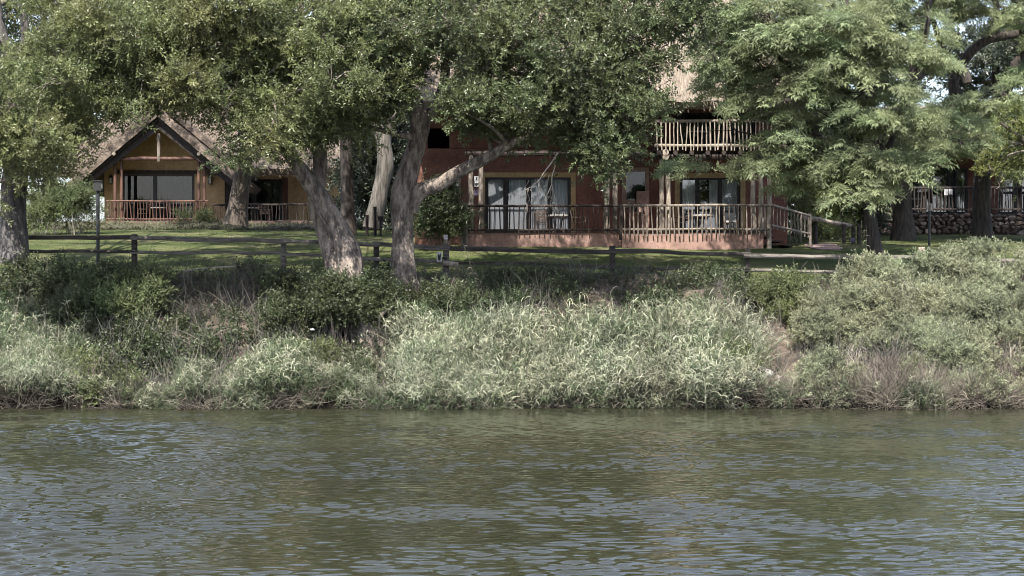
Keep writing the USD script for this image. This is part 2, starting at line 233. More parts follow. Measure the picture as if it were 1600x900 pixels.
# ---------------------------------------------------------------- thatch
def slab(a, b, c, d, th, mats, seed, nu=60, nv=26, rag=.12, lift=.10):
    """A thatched slope: a, b the eave's ends, d, c the ridge's ends above them; th its thickness. Returns the closed slab and straw blades along the eave and verges."""
    a, b, c, d = (np.asarray(q, float) for q in (a, b, c, d)); n = np.cross(b - a, d - a); n /= np.linalg.norm(n)
    if n[2] < 0: n = -n
    u, v = np.meshgrid(np.linspace(0, 1, nu), np.linspace(0, 1, nv)); u, v = u[..., None], v[..., None]
    top = (a * (1 - u) + b * u) * (1 - v) + (d * (1 - u) + c * u) * v
    nz = meshkit.fbm(top * 1.3, 4, seed)[..., None] - .5; rg_ = meshkit.fbm(top * 6, 3, seed + 1)[..., None] - .5
    up = (d + c - a - b); up /= np.linalg.norm(up)
    topv = top + n * (nz * lift * 2.4 + rg_ * .07) - up * (rg_ + nz) * rag * (1 - v) ** 6 * 2
    bot = top - n * th + n * rg_ * .05
    V = np.vstack([topv.reshape(-1, 3), bot.reshape(-1, 3)]); o = nu * nv
    i, j = np.meshgrid(np.arange(nv - 1), np.arange(nu - 1), indexing='ij'); q = i * nu + j
    f = np.stack([q, q + 1, q + nu + 1, q + nu], -1).reshape(-1, 4); F = [f, f[:, ::-1] + o]
    ring = np.r_[np.arange(nu), np.arange(1, nv) * nu + nu - 1, (nv - 1) * nu + np.arange(nu - 2, -1, -1), np.arange(nv - 2, 0, -1) * nu]
    r2 = np.roll(ring, -1); F.append(np.stack([ring, ring + o, r2 + o, r2], -1))
    rg = np.random.default_rng(seed); bl = []
    for (e0, e1, down, cnt, ln) in ((a, b, -up, 900, .34), (a, d, -up * .8 + (a - b) / np.linalg.norm(a - b) * .35, 320, .26), (b, c, -up * .8 + (b - a) / np.linalg.norm(a - b) * .35, 320, .26)):
        s = rg.random((cnt, 1)); p = e0 + (e1 - e0) * s - n * th * rg.random((cnt, 1)) * .95 - down * .05
        dd = down + rg.normal(0, .16, (cnt, 3)); L = ln * (.3 + .7 * rg.random((cnt, 1))); w = np.cross(dd, n); w /= np.linalg.norm(w, axis=1, keepdims=True)
        bl.append(np.stack([p - w * .009, p + w * .009, p + dd * L], 1))
    # loose straws lying on the slope
    cnt = 1500; s, t = rg.random((cnt, 1)), rg.random((cnt, 1)); p = (a * (1 - s) + b * s) * (1 - t) + (d * (1 - s) + c * s) * t + n * (.03 + .1 * rg.random((cnt, 1)))
    dd = -up + n * .10 + rg.normal(0, .13, (cnt, 3)); w = np.cross(dd, n); w /= np.linalg.norm(w, axis=1, keepdims=True); bl.append(np.stack([p - w * .012, p + w * .012, p + dd * .55], 1))
    bl = np.concatenate(bl).reshape(-1, 3)
    return trimesh.Trimesh(V, tri(np.vstack(F)), process=False), (bl, np.arange(len(bl)).reshape(-1, 3))
def thatch(t, nm, q, th, m, seed, **k):
    s, bl = slab(*q, th, None, seed, **k); r = part(t, nm, s, M[m], 40); part(r, 'straw', bl, M['dimmed_straw' if 'old' in m else 'thatch_straw'], kind='stuff'); return r
def railing(t, p0, p1, ht, low, m, n, nm='verandah_railing', ext=.12, rb=.022, seed=1, mid=None, label=None, skip=(), rt=.05):
    """Top and bottom pole as one part, each upright stick a sub-part."""
    p0, p1 = np.asarray(p0, float), np.asarray(p1, float); up = np.array([0, 0, 1.0]); rg = np.random.default_rng(seed)
    r = part(t, nm, cat_([log(p0 + up * ht, p1 + up * ht, rt, sides=8, n=7, seed=seed, bend=.012), log(p0 + up * low, p1 + up * low, rt * .9, sides=8, n=7, seed=seed + 1, bend=.012)]), M[m], 40, label)
    for k in range(n):
        if k in skip: continue
        s = (k + .5 + rg.normal(0, .09)) / n; q = p0 + (p1 - p0) * s + np.array([0, -.062, 0]); lean = (p1 - p0) / np.linalg.norm(p1 - p0) * rg.normal(0, .022)
        part(r, 'baluster', log(q + up * (low - ext - rg.random() * .06) - lean, q + up * (ht - .06 + rg.random() * .035) + lean, rb * (.8 + .4 * rg.random()), sides=6, n=4, seed=seed * 50 + k, bend=.009), M[m], 40)
    return r
def curtain(x0, x1, y, z0, z1, folds, amp=.05):
    n = folds * 8 + 1; x = np.linspace(x0, x1, n); yy = y + amp * np.sin(np.linspace(0, folds * 2 * np.pi, n)) + amp * .4 * np.sin(np.linspace(0, folds * 5.1, n)); zz = np.linspace(z0, z1, 4)
    v = np.array([[a, b, c] for c in zz for a, b in zip(x, yy)]); v2 = v + [0, .012, 0]
    i, j = np.meshgrid(np.arange(3), np.arange(n - 1), indexing='ij'); q = i * n + j; f = np.stack([q, q + 1, q + n + 1, q + n], -1).reshape(-1, 4)
    return np.vstack([v, v2]), tri(np.vstack([f, f[:, ::-1] + 4 * n]))
def sliding_door(t, x0, x1, z0, z1, y, cuts, curt, surround=None, sw=.13, fw=.07, nm='sliding_door', cm='curtain', frame='frame_dark', pane='pane'):
    """A glazed door in a wall opening: outer frame (+ coloured surround), a leaf frame and pane for each light, curtains behind."""
    ms = [bx(x0, x0 + fw, y - .04, y + .10, z0, z1), bx(x1 - fw, x1, y - .04, y + .10, z0, z1), bx(x0 + fw, x1 - fw, y - .04, y + .10, z1 - fw, z1), bx(x0 + fw, x1 - fw, y - .04, y + .10, z0, z0 + .10)]
    for c in cuts: ms.append(bx(c - fw * .62, c + fw * .62, y - .03, y + .09, z0 + .10, z1 - fw))
    d = part(t, nm, cat_(ms), M[frame])
    e = [x0 + fw] + [c for c in cuts] + [x1 - fw]
    for k in range(len(e) - 1):
        a, b = e[k] + (fw * .62 if k else 0), e[k + 1] - (fw * .62 if k < len(e) - 2 else 0)
        part(d, 'pane', bx(a, b, y + .02, y + .03, z0 + .10, z1 - fw), M[pane])
        part(d, 'sash', cat_([bx(a, a + .045, y + .004, y + .05, z0 + .10, z1 - fw), bx(b - .045, b, y + .004, y + .05, z0 + .10, z1 - fw), bx(a + .045, b - .045, y + .006, y + .05, z0 + .10, z0 + .16)]), M[frame])
    if surround:
        s = sw; part(t, 'door_surround', cat_([bx(x0 - s, x0, y - .10, y + .02, z0, z1 + s), bx(x1, x1 + s, y - .10, y + .02, z0, z1 + s), bx(x0, x1, y - .10, y + .02, z1, z1 + s)]), M[surround])
    for (a, b, f) in curt: part(d, 'curtain', curtain(a, b, y + .14, z0 + .05, z1 - .05, f), M[cm], True)
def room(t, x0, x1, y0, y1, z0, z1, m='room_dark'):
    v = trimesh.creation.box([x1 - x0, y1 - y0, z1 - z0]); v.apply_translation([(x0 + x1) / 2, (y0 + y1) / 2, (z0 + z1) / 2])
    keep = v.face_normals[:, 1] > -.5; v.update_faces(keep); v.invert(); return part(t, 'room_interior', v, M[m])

# ---------------------------------------------------------------- garden furniture (built once per kind, then referenced)
FIRST = {}
def furn(kind, label, cat, loc, rot=0, group=None, wood='chair_wood', build=None):
    key = (kind, wood); group = group or {'garden_chair': 'slatted chairs on the lodge decks', 'garden_table': 'round tables on the lodge decks'}[kind]
    if key in FIRST: return copy(FIRST[key], kind, label, cat, loc, group, rot)
    t = FIRST[key] = thing(kind, label, cat, loc, group, rot); t.o = np.zeros(3)
    if kind == 'garden_chair':
        s = part(t, 'seat', cat_([bx(-.24, .24, -.23 + k * .095, -.155 + k * .095, .425, .45) for k in range(5)]), M[wood])
        for sx in (-1, 1):
            part(t, 'leg', log([sx * .23, -.22, 0], [sx * .23, -.22, .64], .022), M[wood], 40)
            part(t, 'leg', cat_([log([sx * .23, .25, 0], [sx * .23, .23, .45], .022), log([sx * .23, .23, .43], [sx * .23, .33, .94], .022)]), M[wood], 40)
            part(t, 'armrest', bx(sx * .23 - .035, sx * .23 + .035, -.26, .30, .64, .67), M[wood])
        part(t, 'backrest', cat_([bx(-.23, .23, .235 + .02 * k, .258 + .02 * k, .50 + .115 * k, .585 + .115 * k) for k in range(4)]), M[wood])
    else:
        c = trimesh.creation.cylinder(.42, .035, sections=28); c.apply_translation([0, 0, .73]); part(t, 'table_top', c, M['table_top'], 30)
        part(t, 'rim', trimesh.creation.annulus(.40, .43, .04, sections=28).apply_translation([0, 0, .69]), M[wood], 30)
        for k in range(4):
            a = k * math.pi / 2 + .7; part(t, 'leg', tube(spline([[.34 * math.cos(a), .34 * math.sin(a), 0], [.16 * math.cos(a), .16 * math.sin(a), .36], [.34 * math.cos(a), .34 * math.sin(a), .70]], 8), .016, 6), M[wood], 40)
    return t

# ---------------------------------------------------------------- yellow thatched lodge (left)
def yellow_lodge():
    Yf, Yw = 116.0, 118.4; z0 = Z(346, Yf); x = lambda px, Y=Yw: X(px, Y); z = lambda py, Y=Yw: Z(py, Y)
    t = thing('thatched_lodge', 'ochre single storey lodge with steep thatched gable and railed verandah', 'lodge', (x(262), Yw, z0))
    gl, gr, ap = x(163), x(352), (x(250), z(165))
    sx0, sx1, sz = x(190), x(304), z(272)
    ridge = Z(172, Yw)
    front = Polygon([(gl, z0), (gr, z0), (gr, z(262)), (x(250), z(176)), (gl, z(262))]).difference(sbox(sx0, z0 - 1, sx1, sz))
    part(t, 'wall', wall(front, Yw, Yw + .25), M['wall_ochre'])
    [part(t, 'wall', q, M['wall_ochre']) for q in (bx(gl, gl + .25, Yw + .25, Yw + 7, z0, z(258)), bx(gr - .25, gr, Yw + .25, Yw + 7, z0, z(258)))]
    Ym = Yw + 2.2; m0, m1 = gr, X(533, Ym)
    d0, d1, dz = X(384, Ym), X(441, Ym), Z(280, Ym)
    part(t, 'wall', wall(sbox(m0, z0, m1, Z(256, Ym)).difference(sbox(d0, z0 - 1, d1, dz)), Ym, Ym + .25), M['wall_ochre'], label='sunlit tan side wall right of the gable')
    part(t, 'wall', bx(m1 - .25, m1, Ym + .25, Ym + 6, z0, Z(256, Ym)), M['wall_ochre'])
    part(t, 'floor', bx(x(150), X(533, Ym), Yf - .3, Yw + 8, z0 - .5, z0), M['floor_tile'])
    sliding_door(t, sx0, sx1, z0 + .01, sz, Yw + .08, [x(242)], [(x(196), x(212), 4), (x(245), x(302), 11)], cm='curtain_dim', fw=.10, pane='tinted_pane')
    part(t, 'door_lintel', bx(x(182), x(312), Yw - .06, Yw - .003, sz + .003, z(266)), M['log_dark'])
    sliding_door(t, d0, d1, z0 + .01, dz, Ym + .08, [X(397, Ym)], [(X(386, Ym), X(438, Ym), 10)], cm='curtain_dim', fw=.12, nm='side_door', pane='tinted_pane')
    part(t, 'door_jamb', bx(d1, d1 + .30, Ym - .05, Ym - .002, z0, dz + .1), M['log_red'])
    part(t, 'corner_post', bx(gr - .02, gr + .30, Yw - .08, Yw + .3, z0, z(268)), M['timber_dark'])
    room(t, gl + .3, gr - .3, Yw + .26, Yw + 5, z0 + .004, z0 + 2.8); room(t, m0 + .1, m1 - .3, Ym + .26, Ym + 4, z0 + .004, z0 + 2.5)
    # gable roof: two slopes running back from the verandah
    zf = lambda py: Z(py, Yf); R0, R1 = Yf - .35, Yw + 8
    A = lambda px, py, Y: np.array([X(px, Yf), Y, zf(py)])
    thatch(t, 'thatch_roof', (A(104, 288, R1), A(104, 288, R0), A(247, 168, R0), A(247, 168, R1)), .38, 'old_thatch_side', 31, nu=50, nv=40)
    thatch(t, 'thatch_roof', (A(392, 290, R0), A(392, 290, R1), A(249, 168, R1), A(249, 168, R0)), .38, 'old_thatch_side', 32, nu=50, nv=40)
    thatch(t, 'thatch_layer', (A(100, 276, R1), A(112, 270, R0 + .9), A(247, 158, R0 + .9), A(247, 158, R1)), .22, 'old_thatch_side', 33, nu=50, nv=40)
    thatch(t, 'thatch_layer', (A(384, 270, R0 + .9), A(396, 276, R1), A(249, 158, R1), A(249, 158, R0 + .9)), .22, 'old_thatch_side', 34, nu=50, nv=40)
    for s, ex in ((-1, 112), (1, 384)):
        a_, b_ = A(248, 183, R0), A(ex, 297, R0); k_ = np.array([0, 0, .62]); part(t, 'barge_board', wall(Polygon([(a_[0], a_[2]), (b_[0], b_[2]), (b_[0] - s * .1, b_[2] - .30), (a_[0], a_[2] - .62)][::(1 if s < 0 else -1)]), R0 + .35, R0 + .47), M['timber_dark'])
    for s, ex in ((-1, 118), (1, 378)):       # dark rafters under the verges, seen on the gable
        part(t, 'rafter', log(A(248 + s * 2, 186, R0 + .3), A(ex, 292, R0 + .3), .12, sides=8), M['timber_dark'], 40)
        part(t, 'soffit', log(A(248 + s * 2, 190, R0 + 1.2), A(ex, 296, R0 + 1.2), .12, sides=8), M['timber_dark'], 40)
    # main roof along the bank, eave with an eyebrow over the side door
    B = lambda px, py, Y: np.array([X(px, Yf + .8), Y, Z(py, Yf + .8)])
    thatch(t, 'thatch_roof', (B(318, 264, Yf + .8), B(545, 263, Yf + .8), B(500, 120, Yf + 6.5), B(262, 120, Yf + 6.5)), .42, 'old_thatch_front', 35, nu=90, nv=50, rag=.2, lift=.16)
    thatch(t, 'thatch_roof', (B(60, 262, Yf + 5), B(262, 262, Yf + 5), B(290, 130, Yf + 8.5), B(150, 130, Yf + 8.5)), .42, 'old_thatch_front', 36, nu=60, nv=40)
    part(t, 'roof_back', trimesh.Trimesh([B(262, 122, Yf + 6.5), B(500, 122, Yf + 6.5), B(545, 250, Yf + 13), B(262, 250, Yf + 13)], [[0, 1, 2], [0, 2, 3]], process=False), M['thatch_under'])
    # verandah posts in pairs, tie beam, wall lamps, king post
    for px in (178, 188, 309, 318):
        part(t, 'verandah_post', log(A(px, 347, Yf + .35), A(px, 248, Yf + .35), .085, sides=9, seed=px), M['log_red'], 40)
    part(t, 'tie_beam', log(A(172, 248, Yf + .2), A(330, 247, Yf + .2), .10, sides=9, n=7, bend=.02), M['log_red'], 40)
    part(t, 'hanging_post', log(A(247, 208, Yf + .2), A(247, 252, Yf + .2), .10, .08, sides=8), M['log_grey'], 40)
    for px in (180, 312):
        c = trimesh.creation.cylinder(.085, .10, sections=14); c.apply_transform(trimesh.transformations.rotation_matrix(math.pi / 2, [1, 0, 0])); c.apply_translation(A(px, 241, R0 - .02)); part(t, 'beam_end', c, M['log_pale'], 30)
    for px in (173, 328):
        b = P(px, 282, Yw - .12); l = part(t, 'wall_lamp', cat_([bx(b[0] - .10, b[0] + .10, b[1] - .09, b[1] + .12, b[2] + .13, b[2] + .18), bx(b[0] - .08, b[0] + .08, b[1] - .08, b[1] + .08, b[2] - .20, b[2] - .15), trimesh.creation.cone(.12, .14, sections=8).apply_translation(b + [0, 0, .18])] + [bx(b[0] + s * .075 - .014, b[0] + s * .075 + .014, b[1] + q * .075 - .014, b[1] + q * .075 + .014, b[2] - .15, b[2] + .13) for s in (-1, 1) for q in (-1, 1)]), M['metal_black'])
        part(l, 'lamp_glass', bx(b[0] - .055, b[0] + .055, b[1] - .055, b[1] + .055, b[2] - .15, b[2] + .13), M['lamp_glass'])
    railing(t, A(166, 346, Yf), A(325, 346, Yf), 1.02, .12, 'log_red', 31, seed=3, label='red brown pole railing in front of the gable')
    railing(t, A(327, 346, Yf + 1.2), A(360, 346, Yf + 1.2), .88, .1, 'log_dark', 7, seed=4, label='short railing behind the tree trunk with shade put into its dark colour')  # darker logs than the front railing, shade painted in by material
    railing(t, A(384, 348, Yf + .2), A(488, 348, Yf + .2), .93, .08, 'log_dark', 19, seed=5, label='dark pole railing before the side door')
    part(t, 'verandah_post', log(A(486, 349, Yf + .2), A(486, 314, Yf + .2), .08), M['log_dark'], 40)
    fz = z0 + .002
    furn('garden_table', 'round table with pale top on the ochre gable verandah', 'table', (X(247, 117), 117, fz))
    furn('garden_chair', 'dark slatted chair left of the table on the ochre gable verandah', 'chair', (X(224, 117), 117.1, fz), -100)
    furn('garden_chair', 'dark slatted chair right of the table on the ochre gable verandah', 'chair', (X(272, 117), 117.1, fz), 100)
    furn('garden_table', 'round pale table beside the leaning grey trunk at the ochre lodge side door', 'table', (X(390, 117.4), 117.6, fz))
    furn('garden_chair', 'dark chair in front of the ochre lodge side door', 'chair', (X(412, 117.4), 117.7, fz), 20)
yellow_lodge()

# ---------------------------------------------------------------- red lodge (centre)
def red_lodge():
    Yf, Yw = 92.0, 95.0; x = lambda px, Y=Yf: X(px, Y); z = lambda py, Y=Yf: Z(py, Y)
    fl = z(363); g = z(396); t = thing('red_lodge', 'two storey red plastered lodge with log balcony, railed deck and thatched roof', 'lodge', (x(960), Yw, fl))
    w = lambda px: X(px, Yw); h = lambda py: Z(py, Yw)
    # plinth of the deck: left part set back behind the right part
    part(t, 'plinth', bx(x(728), x(972), Yf + .5, Yw - .01, g - .6, fl - .02), M['wall_pink'], label='dull pink left half of the deck plinth')
    part(t, 'plinth', bx(x(972) + .002, x(1193), Yf + .10, Yw - .01, g - .6, fl - .02), M['wall_pink'], label='sunlit pink right half of the deck plinth')
    part(t, 'deck', bx(x(728), x(972), Yf + .49, Yw + .3, fl - .018, fl), M['floor_tile']); part(t, 'deck', bx(x(972) + .001, x(1193), Yf + .09, Yw + .3, fl - .018, fl), M['floor_tile'])
    WX0, WX1, H2 = w(648), w(1230), h(232)
    lower = sbox(WX0, fl - .6, WX1, H2)
    L0, L1, Lz = w(758), w(892), h(277); R0, R1, Rz = w(1062), w(1157), h(278); m0, m1, mz0, mz1 = w(978), w(1008), h(313), h(268); k0, k1 = w(698), w(716)
    lower = lower.difference(sbox(L0, fl + .0, L1, Lz)).difference(sbox(R0, fl, R1, Rz)).difference(sbox(m0, mz0, m1, mz1)).difference(sbox(k0, h(330), k1, h(280)))
    part(t, 'wall', wall(lower, Yw, Yw + .28), M['wall_red'])
    part(t, 'wall', cat_([bx(WX0, WX0 + .28, Yw + .28, Yw + 8, fl - .6, h(120)), bx(WX1 - .28, WX1, Yw + .28, Yw + 8, fl - .6, h(120)), bx(WX0, WX1, Yw + 8, Yw + 8.3, fl - .6, h(120))]), M['wall_red'])
    part(t, 'wall', bx(x(1000), x(1019), Yw - 1.0, Yw - .004, fl, h(300)), M['wall_pink'], label='added pink block for the sunlit strip of wall beside the middle window')  # paler added block, sunlight on the wall put into its colour
    U0, U1, Uz0, Uz1 = w(1055), w(1180), h(229), h(176); V0, V1 = w(668), w(702)
    upper = sbox(WX0, H2 + .02, WX1, h(120)).difference(sbox(U0, Uz0, U1, Uz1)).difference(sbox(V0, h(252), V1, h(200)))
    part(t, 'wall', wall(upper, Yw + .02, Yw + .28), M['wall_red'])
    part(t, 'upper_floor', bx(WX0 + .3, WX1 - .3, Yw + .3, Yw + 7.9, H2 - .1, H2), M['room_dark'])
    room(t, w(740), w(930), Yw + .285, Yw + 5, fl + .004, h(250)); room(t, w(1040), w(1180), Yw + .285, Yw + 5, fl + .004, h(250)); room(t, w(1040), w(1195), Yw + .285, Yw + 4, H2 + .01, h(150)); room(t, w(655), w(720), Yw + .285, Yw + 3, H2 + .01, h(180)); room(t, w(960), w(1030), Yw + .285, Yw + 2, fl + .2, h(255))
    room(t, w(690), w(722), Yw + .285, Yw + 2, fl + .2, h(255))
    sliding_door(t, L0, L1, fl + .004, Lz, Yw + .08, [w(790), w(826), w(859)], [(w(761), w(789), 5), (w(795), w(822), 5), (w(830), w(857), 5), (w(863), w(889), 5)], 'trim_yellow', .20, .09)
    sliding_door(t, R0, R1, fl + .004, Rz, Yw + .08, [w(1090), w(1125)], [(w(1064), w(1089), 6), (w(1109), w(1123), 3), (w(1129), w(1153), 6)], 'trim_yellow', .20, .08)
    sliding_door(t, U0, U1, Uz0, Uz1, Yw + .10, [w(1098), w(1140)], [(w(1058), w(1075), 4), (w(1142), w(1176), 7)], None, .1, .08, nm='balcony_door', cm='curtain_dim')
    wn = part(t, 'window', cat_([bx(m0 - .16, m0, Yw - .06, Yw + .1, mz0 - .16, mz1 + .16), bx(m1, m1 + .16, Yw - .06, Yw + .1, mz0 - .16, mz1 + .16), bx(m0, m1, Yw - .06, Yw + .1, mz1, mz1 + .16), bx(m0, m1, Yw - .10, Yw + .1, mz0 - .16, mz0)]), M['trim_pink'])
    part(wn, 'pane', bx(m0, m1, Yw + .06, Yw + .07, mz0, mz1), M['tinted_pane'])
    wn = part(t, 'window', cat_([bx(k0 - .12, k0, Yw - .05, Yw + .1, h(330), h(280) + .12), bx(k1, k1 + .12, Yw - .05, Yw + .1, h(330), h(280) + .12), bx(k0, k1, Yw - .05, Yw + .1, h(280), h(280) + .12)] + [bx(k0 + (k1 - k0) * q - .02, k0 + (k1 - k0) * q + .02, Yw + .02, Yw + .05, h(330), h(280)) for q in (.33, .66)] + [bx(k0, k1, Yw + .024, Yw + .046, h(305) - .02, h(305) + .02)]), M['trim_pink'], label='narrow barred window at the left end')
    part(wn, 'pane', bx(k0, k1, Yw + .08, Yw + .09, h(330), h(280)), M['pane'])
    # balcony
    bz = z(231); part(t, 'balcony_floor', bx(x(1023), x(1240), Yf + .1, Yw - .01, bz - .10, bz), M['timber_dark'])
    for k in range(9): part(t, 'balcony_joist', log([x(1030) + k * (x(1232) - x(1030)) / 8, Yf - .1, bz - .2], [x(1030) + k * (x(1232) - x(1030)) / 8, Yw - .02, bz - .2], .09), M['log_dark'], 40)
    part(t, 'balcony_beam', log([x(1020), Yf + .25, bz - .33], [x(1242), Yf + .25, bz - .33], .12), M['log_dark'], 40)
    railing(t, [x(1024), Yf, bz], [x(1240), Yf, bz], z(189) - bz, .10, 'log_pale', 34, 'balcony_railing', ext=.18, seed=8, rt=.065, rb=.026, label='pale pole railing of the upper balcony')
    part(t, 'balcony_railing', cat_([log([x(1024), Yf, z(189)], [w(1024), Yw, z(189)], .05), log([x(1024), Yf, bz + .1], [w(1024), Yw, bz + .1], .05)]), M['log_pale'], 40, 'return railing at the left end of the balcony')
    for px in (1034, 1045.5, 1178, 1190, 1203): part(t, 'balcony_post', log([x(px), Yf + .28, fl - .3 if px < 1195 else g], [x(px), Yf + .28, bz - .22], .105, .085, n=7, seed=px.__int__(), bend=.02), M['log_pale'], 40)
    for px in (1034, 1046, 1178, 1190): part(t, 'post_footing', log([x(px) + .03, Yf + .16, fl], [x(px) + .03, Yf + .16, z(340)], .10), M['log_grey'], 40)
    c = trimesh.creation.cylinder(.13, .12, sections=14); c.apply_transform(trimesh.transformations.rotation_matrix(math.pi / 2, [1, 0, 0])); part(t, 'beam_end', c.copy().apply_translation([x(1040), Yf + .05, z(238)]), M['log_pale'], 30); part(t, 'beam_end', c.copy().apply_translation([x(1040), Yf + .07, z(245)]), M['log_pale'], 30)
    for px in (736, 751, 950, 963): part(t, 'verandah_post', log([x(px), Yf + .75, fl - .2], [x(px), Yf + .75, z(236)], .115, .10, n=7, seed=px, bend=.02), M['log_grey'], 40)
    part(t, 'verandah_beam', log([x(726), Yf + .75, z(238)], [x(1010), Yf + .75, z(238)], .12, n=6, bend=.02), M['log_dark'], 40)
    part(t, 'deck_post', log([x(723), Yf + .45, g - .2], [x(723), Yf + .45, z(316)], .075), M['log_grey'], 40); part(t, 'deck_post', log([x(728), Yf + .3, g - .2], [x(728), Yf + .3, z(318)], .07), M['log_grey'], 40)
    part(t, 'deck_post', log([x(971), Yf + .2, fl - .3], [x(971), Yf + .2, z(317)], .085), M['log_dark'], 40)
    railing(t, [x(730), Yf + .42, fl], [x(970), Yf + .42, fl], z(321) - fl, .10, 'log_dark', 31, 'deck_railing', ext=.08, seed=9, rb=.02, label='pole railing of the left deck with shade put into its dark colour')
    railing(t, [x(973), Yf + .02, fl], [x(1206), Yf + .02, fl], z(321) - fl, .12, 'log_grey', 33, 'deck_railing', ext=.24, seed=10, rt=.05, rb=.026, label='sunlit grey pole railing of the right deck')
    a, b = np.array([x(1206), Yf + .1, z(355) - .1]), np.array([X(1266, Yf + 1.6), Yf + 1.6, Z(374, Yf + 1.6)])
    up = np.array([0, 0, 1.0]); r = part(t, 'stair_railing', cat_([log(a + up * 1.0, b + up * .95, .05, n=5, bend=.01), log(a + up * .18, b + up * .22, .045, n=5, bend=.01)]), M['log_grey'], 40, 'sloping pole railing of the steps at the right end')
    for k in range(11): q = a + (b - a) * (k + .6) / 11.2; part(r, 'baluster', log(q + up * .05, q + up * 1.02, .024, sides=6, seed=700 + k, bend=.01), M['log_grey'], 40)
    part(t, 'stair_post', log([b[0], b[1], b[2] - .3], b + up * 1.05, .06), M['log_grey'], 40)
    for k in range(4): part(t, 'step', bx(x(1196) + k * .38, x(1196) + k * .38 + .40, Yf + .35, Yw - .4, fl - .22 - .16 * k, fl - .17 - .16 * k), M['timber_dark'])
    # roof: long thatched slope facing the river, hipped at the right
    e = lambda px, py, Y: P(px, py, Y)
    thatch(t, 'thatch_roof', (e(640, 158, Yf - .6), e(1262, 158, Yf - .6), P(1120, -160, Yw + 4.5), P(720, -160, Yw + 4.5)), .45, 'thatch_front', 41, nu=130, nv=70, rag=.2, lift=.12)
    thatch(t, 'thatch_roof', (e(1262, 158, Yf - .6), e(1262, 158, Yw + 9), P(1120, -160, Yw + 4.5), P(1118, -160, Yw + 4.45)), .45, 'thatch_side', 42, nu=40, nv=40)
    thatch(t, 'thatch_roof', (e(640, 158, Yw + 9), e(640, 158, Yf - .6), P(720, -160, Yw + 4.5), P(722, -160, Yw + 4.45)), .45, 'thatch_side', 43, nu=40, nv=40)
    thatch(t, 'thatch_roof', (e(1262, 158, Yw + 9), e(640, 158, Yw + 9), P(720, -160, Yw + 4.6), P(1120, -160, Yw + 4.6)), .45, 'thatch_front', 44, nu=20, nv=20)
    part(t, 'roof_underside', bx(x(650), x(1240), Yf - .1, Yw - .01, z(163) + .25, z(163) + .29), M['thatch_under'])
    part(t, 'roof_beam', log([x(650), Yf - .1, z(157)], [x(1240), Yf - .1, z(157)], .10), M['log_dark'], 40)
    # things on the deck
    d = fl + .002
    furn('garden_table', 'round pale topped table on the left deck of the red lodge', 'table', (X(873, 93.6), 93.7, d))
    furn('garden_chair', 'dark slatted chair with its back to the river on the red lodge left deck', 'chair', (X(848, 93.6), 93.4, d), 165)
    furn('garden_chair', 'dark chair right of the table on the left deck of the red lodge', 'chair', (X(905, 93.8), 93.9, d), 80)
    furn('garden_table', 'round white topped table before the right hand door of the red lodge', 'table', (X(1098, 93.6), 93.6, d))
    furn('garden_chair', 'dark chair left of the table before the right hand door of the red lodge', 'chair', (X(1064, 93.8), 93.8, d), -75)
    furn('garden_chair', 'dark chair with pale cushion before the right hand door of the red lodge', 'chair', (X(1140, 94), 94.0, d), 10)
    lone('chair_cushion', cat_([bx(X(1140, 94) - .22, X(1140, 94) + .22, 93.78, 94.2, d + .452, d + .52), bx(X(1140, 94) - .2, X(1140, 94) + .2, 94.13, 94.2, d + .522, d + .85)]), M['cloth_white'], 'pale cushion on the dark chair before the right hand door', 'cushion')
    furn('garden_table', 'white topped table up on the log balcony', 'table', (X(1090, 93.4), 93.4, bz + .002))
    furn('garden_chair', 'dark chair right of the table up on the log balcony', 'chair', (X(1118, 93.6), 93.6, bz + .002), 70)
    furn('garden_chair', 'dark chair at the left end of the log balcony', 'chair', (X(1053, 93.6), 93.6, bz + .002), -60)
    b = np.array([X(992, 92.7), 92.75, d]); pot = thing('flower_pot', 'tall terracotta pot with a dark wilting plant on the red lodge deck', 'flower pot', b)
    pr = np.array([[0, 0], [.19, 0], [.23, .06], [.31, .55], [.33, .74], [.37, .75], [.37, .83], [.31, .83], [.29, .70], [0, .68]]); part(pot, 'pot', trimesh.creation.revolve(pr, sections=24).apply_translation(b), M['terracotta'], 35)
    rg = np.random.default_rng(4); st = []
    for k in range(16):
        a = rg.random() * 6.28; q = b + [0, 0, .68]; st.append(tube(spline([q, q + [.2 * math.cos(a), .2 * math.sin(a), .35 + .2 * rg.random()], q + [.42 * math.cos(a), .42 * math.sin(a), .30 * rg.random()]], 7), [.02, .02, .018, .03, .04, .03, .01], 5))
    part(pot, 'plant', cat_(st), M['log_dark'], 40)
    # house number board: white plates with dark marks, one purple plate
    s = thing('lodge_sign', 'narrow lodge sign of white plates with dark marks between two log posts', 'sign', (x(744), Yf + .7, z(285)))
    y = Yf + .66; part(s, 'plate', bx(x(740.5), x(747.3), y, y + .02, z(281.5), z(274)), M['white_paint']); part(s, 'plate', bx(x(740.5), x(747.3), y, y + .02, z(290.5), z(282)), M['white_paint']); part(s, 'plate', bx(x(740.5), x(747.3), y, y + .02, z(304), z(295)), M['sign_purple'])
    part(s, 'mark', bx(x(743.5), x(745.2), y - .006, y - .001, z(280.5), z(275.5)), M['sign_black'])
    bird = Polygon([(-.07, .04), (-.03, .02), (0, .07), (.03, .03), (.075, .05), (.07, -.03), (.02, -.085), (-.03, -.07), (-.075, -.01)]); part(s, 'mark', wall(bird, y - .006, y - .001).apply_translation([x(744), 0, z(286.2)]), M['sign_black'])
red_lodge()

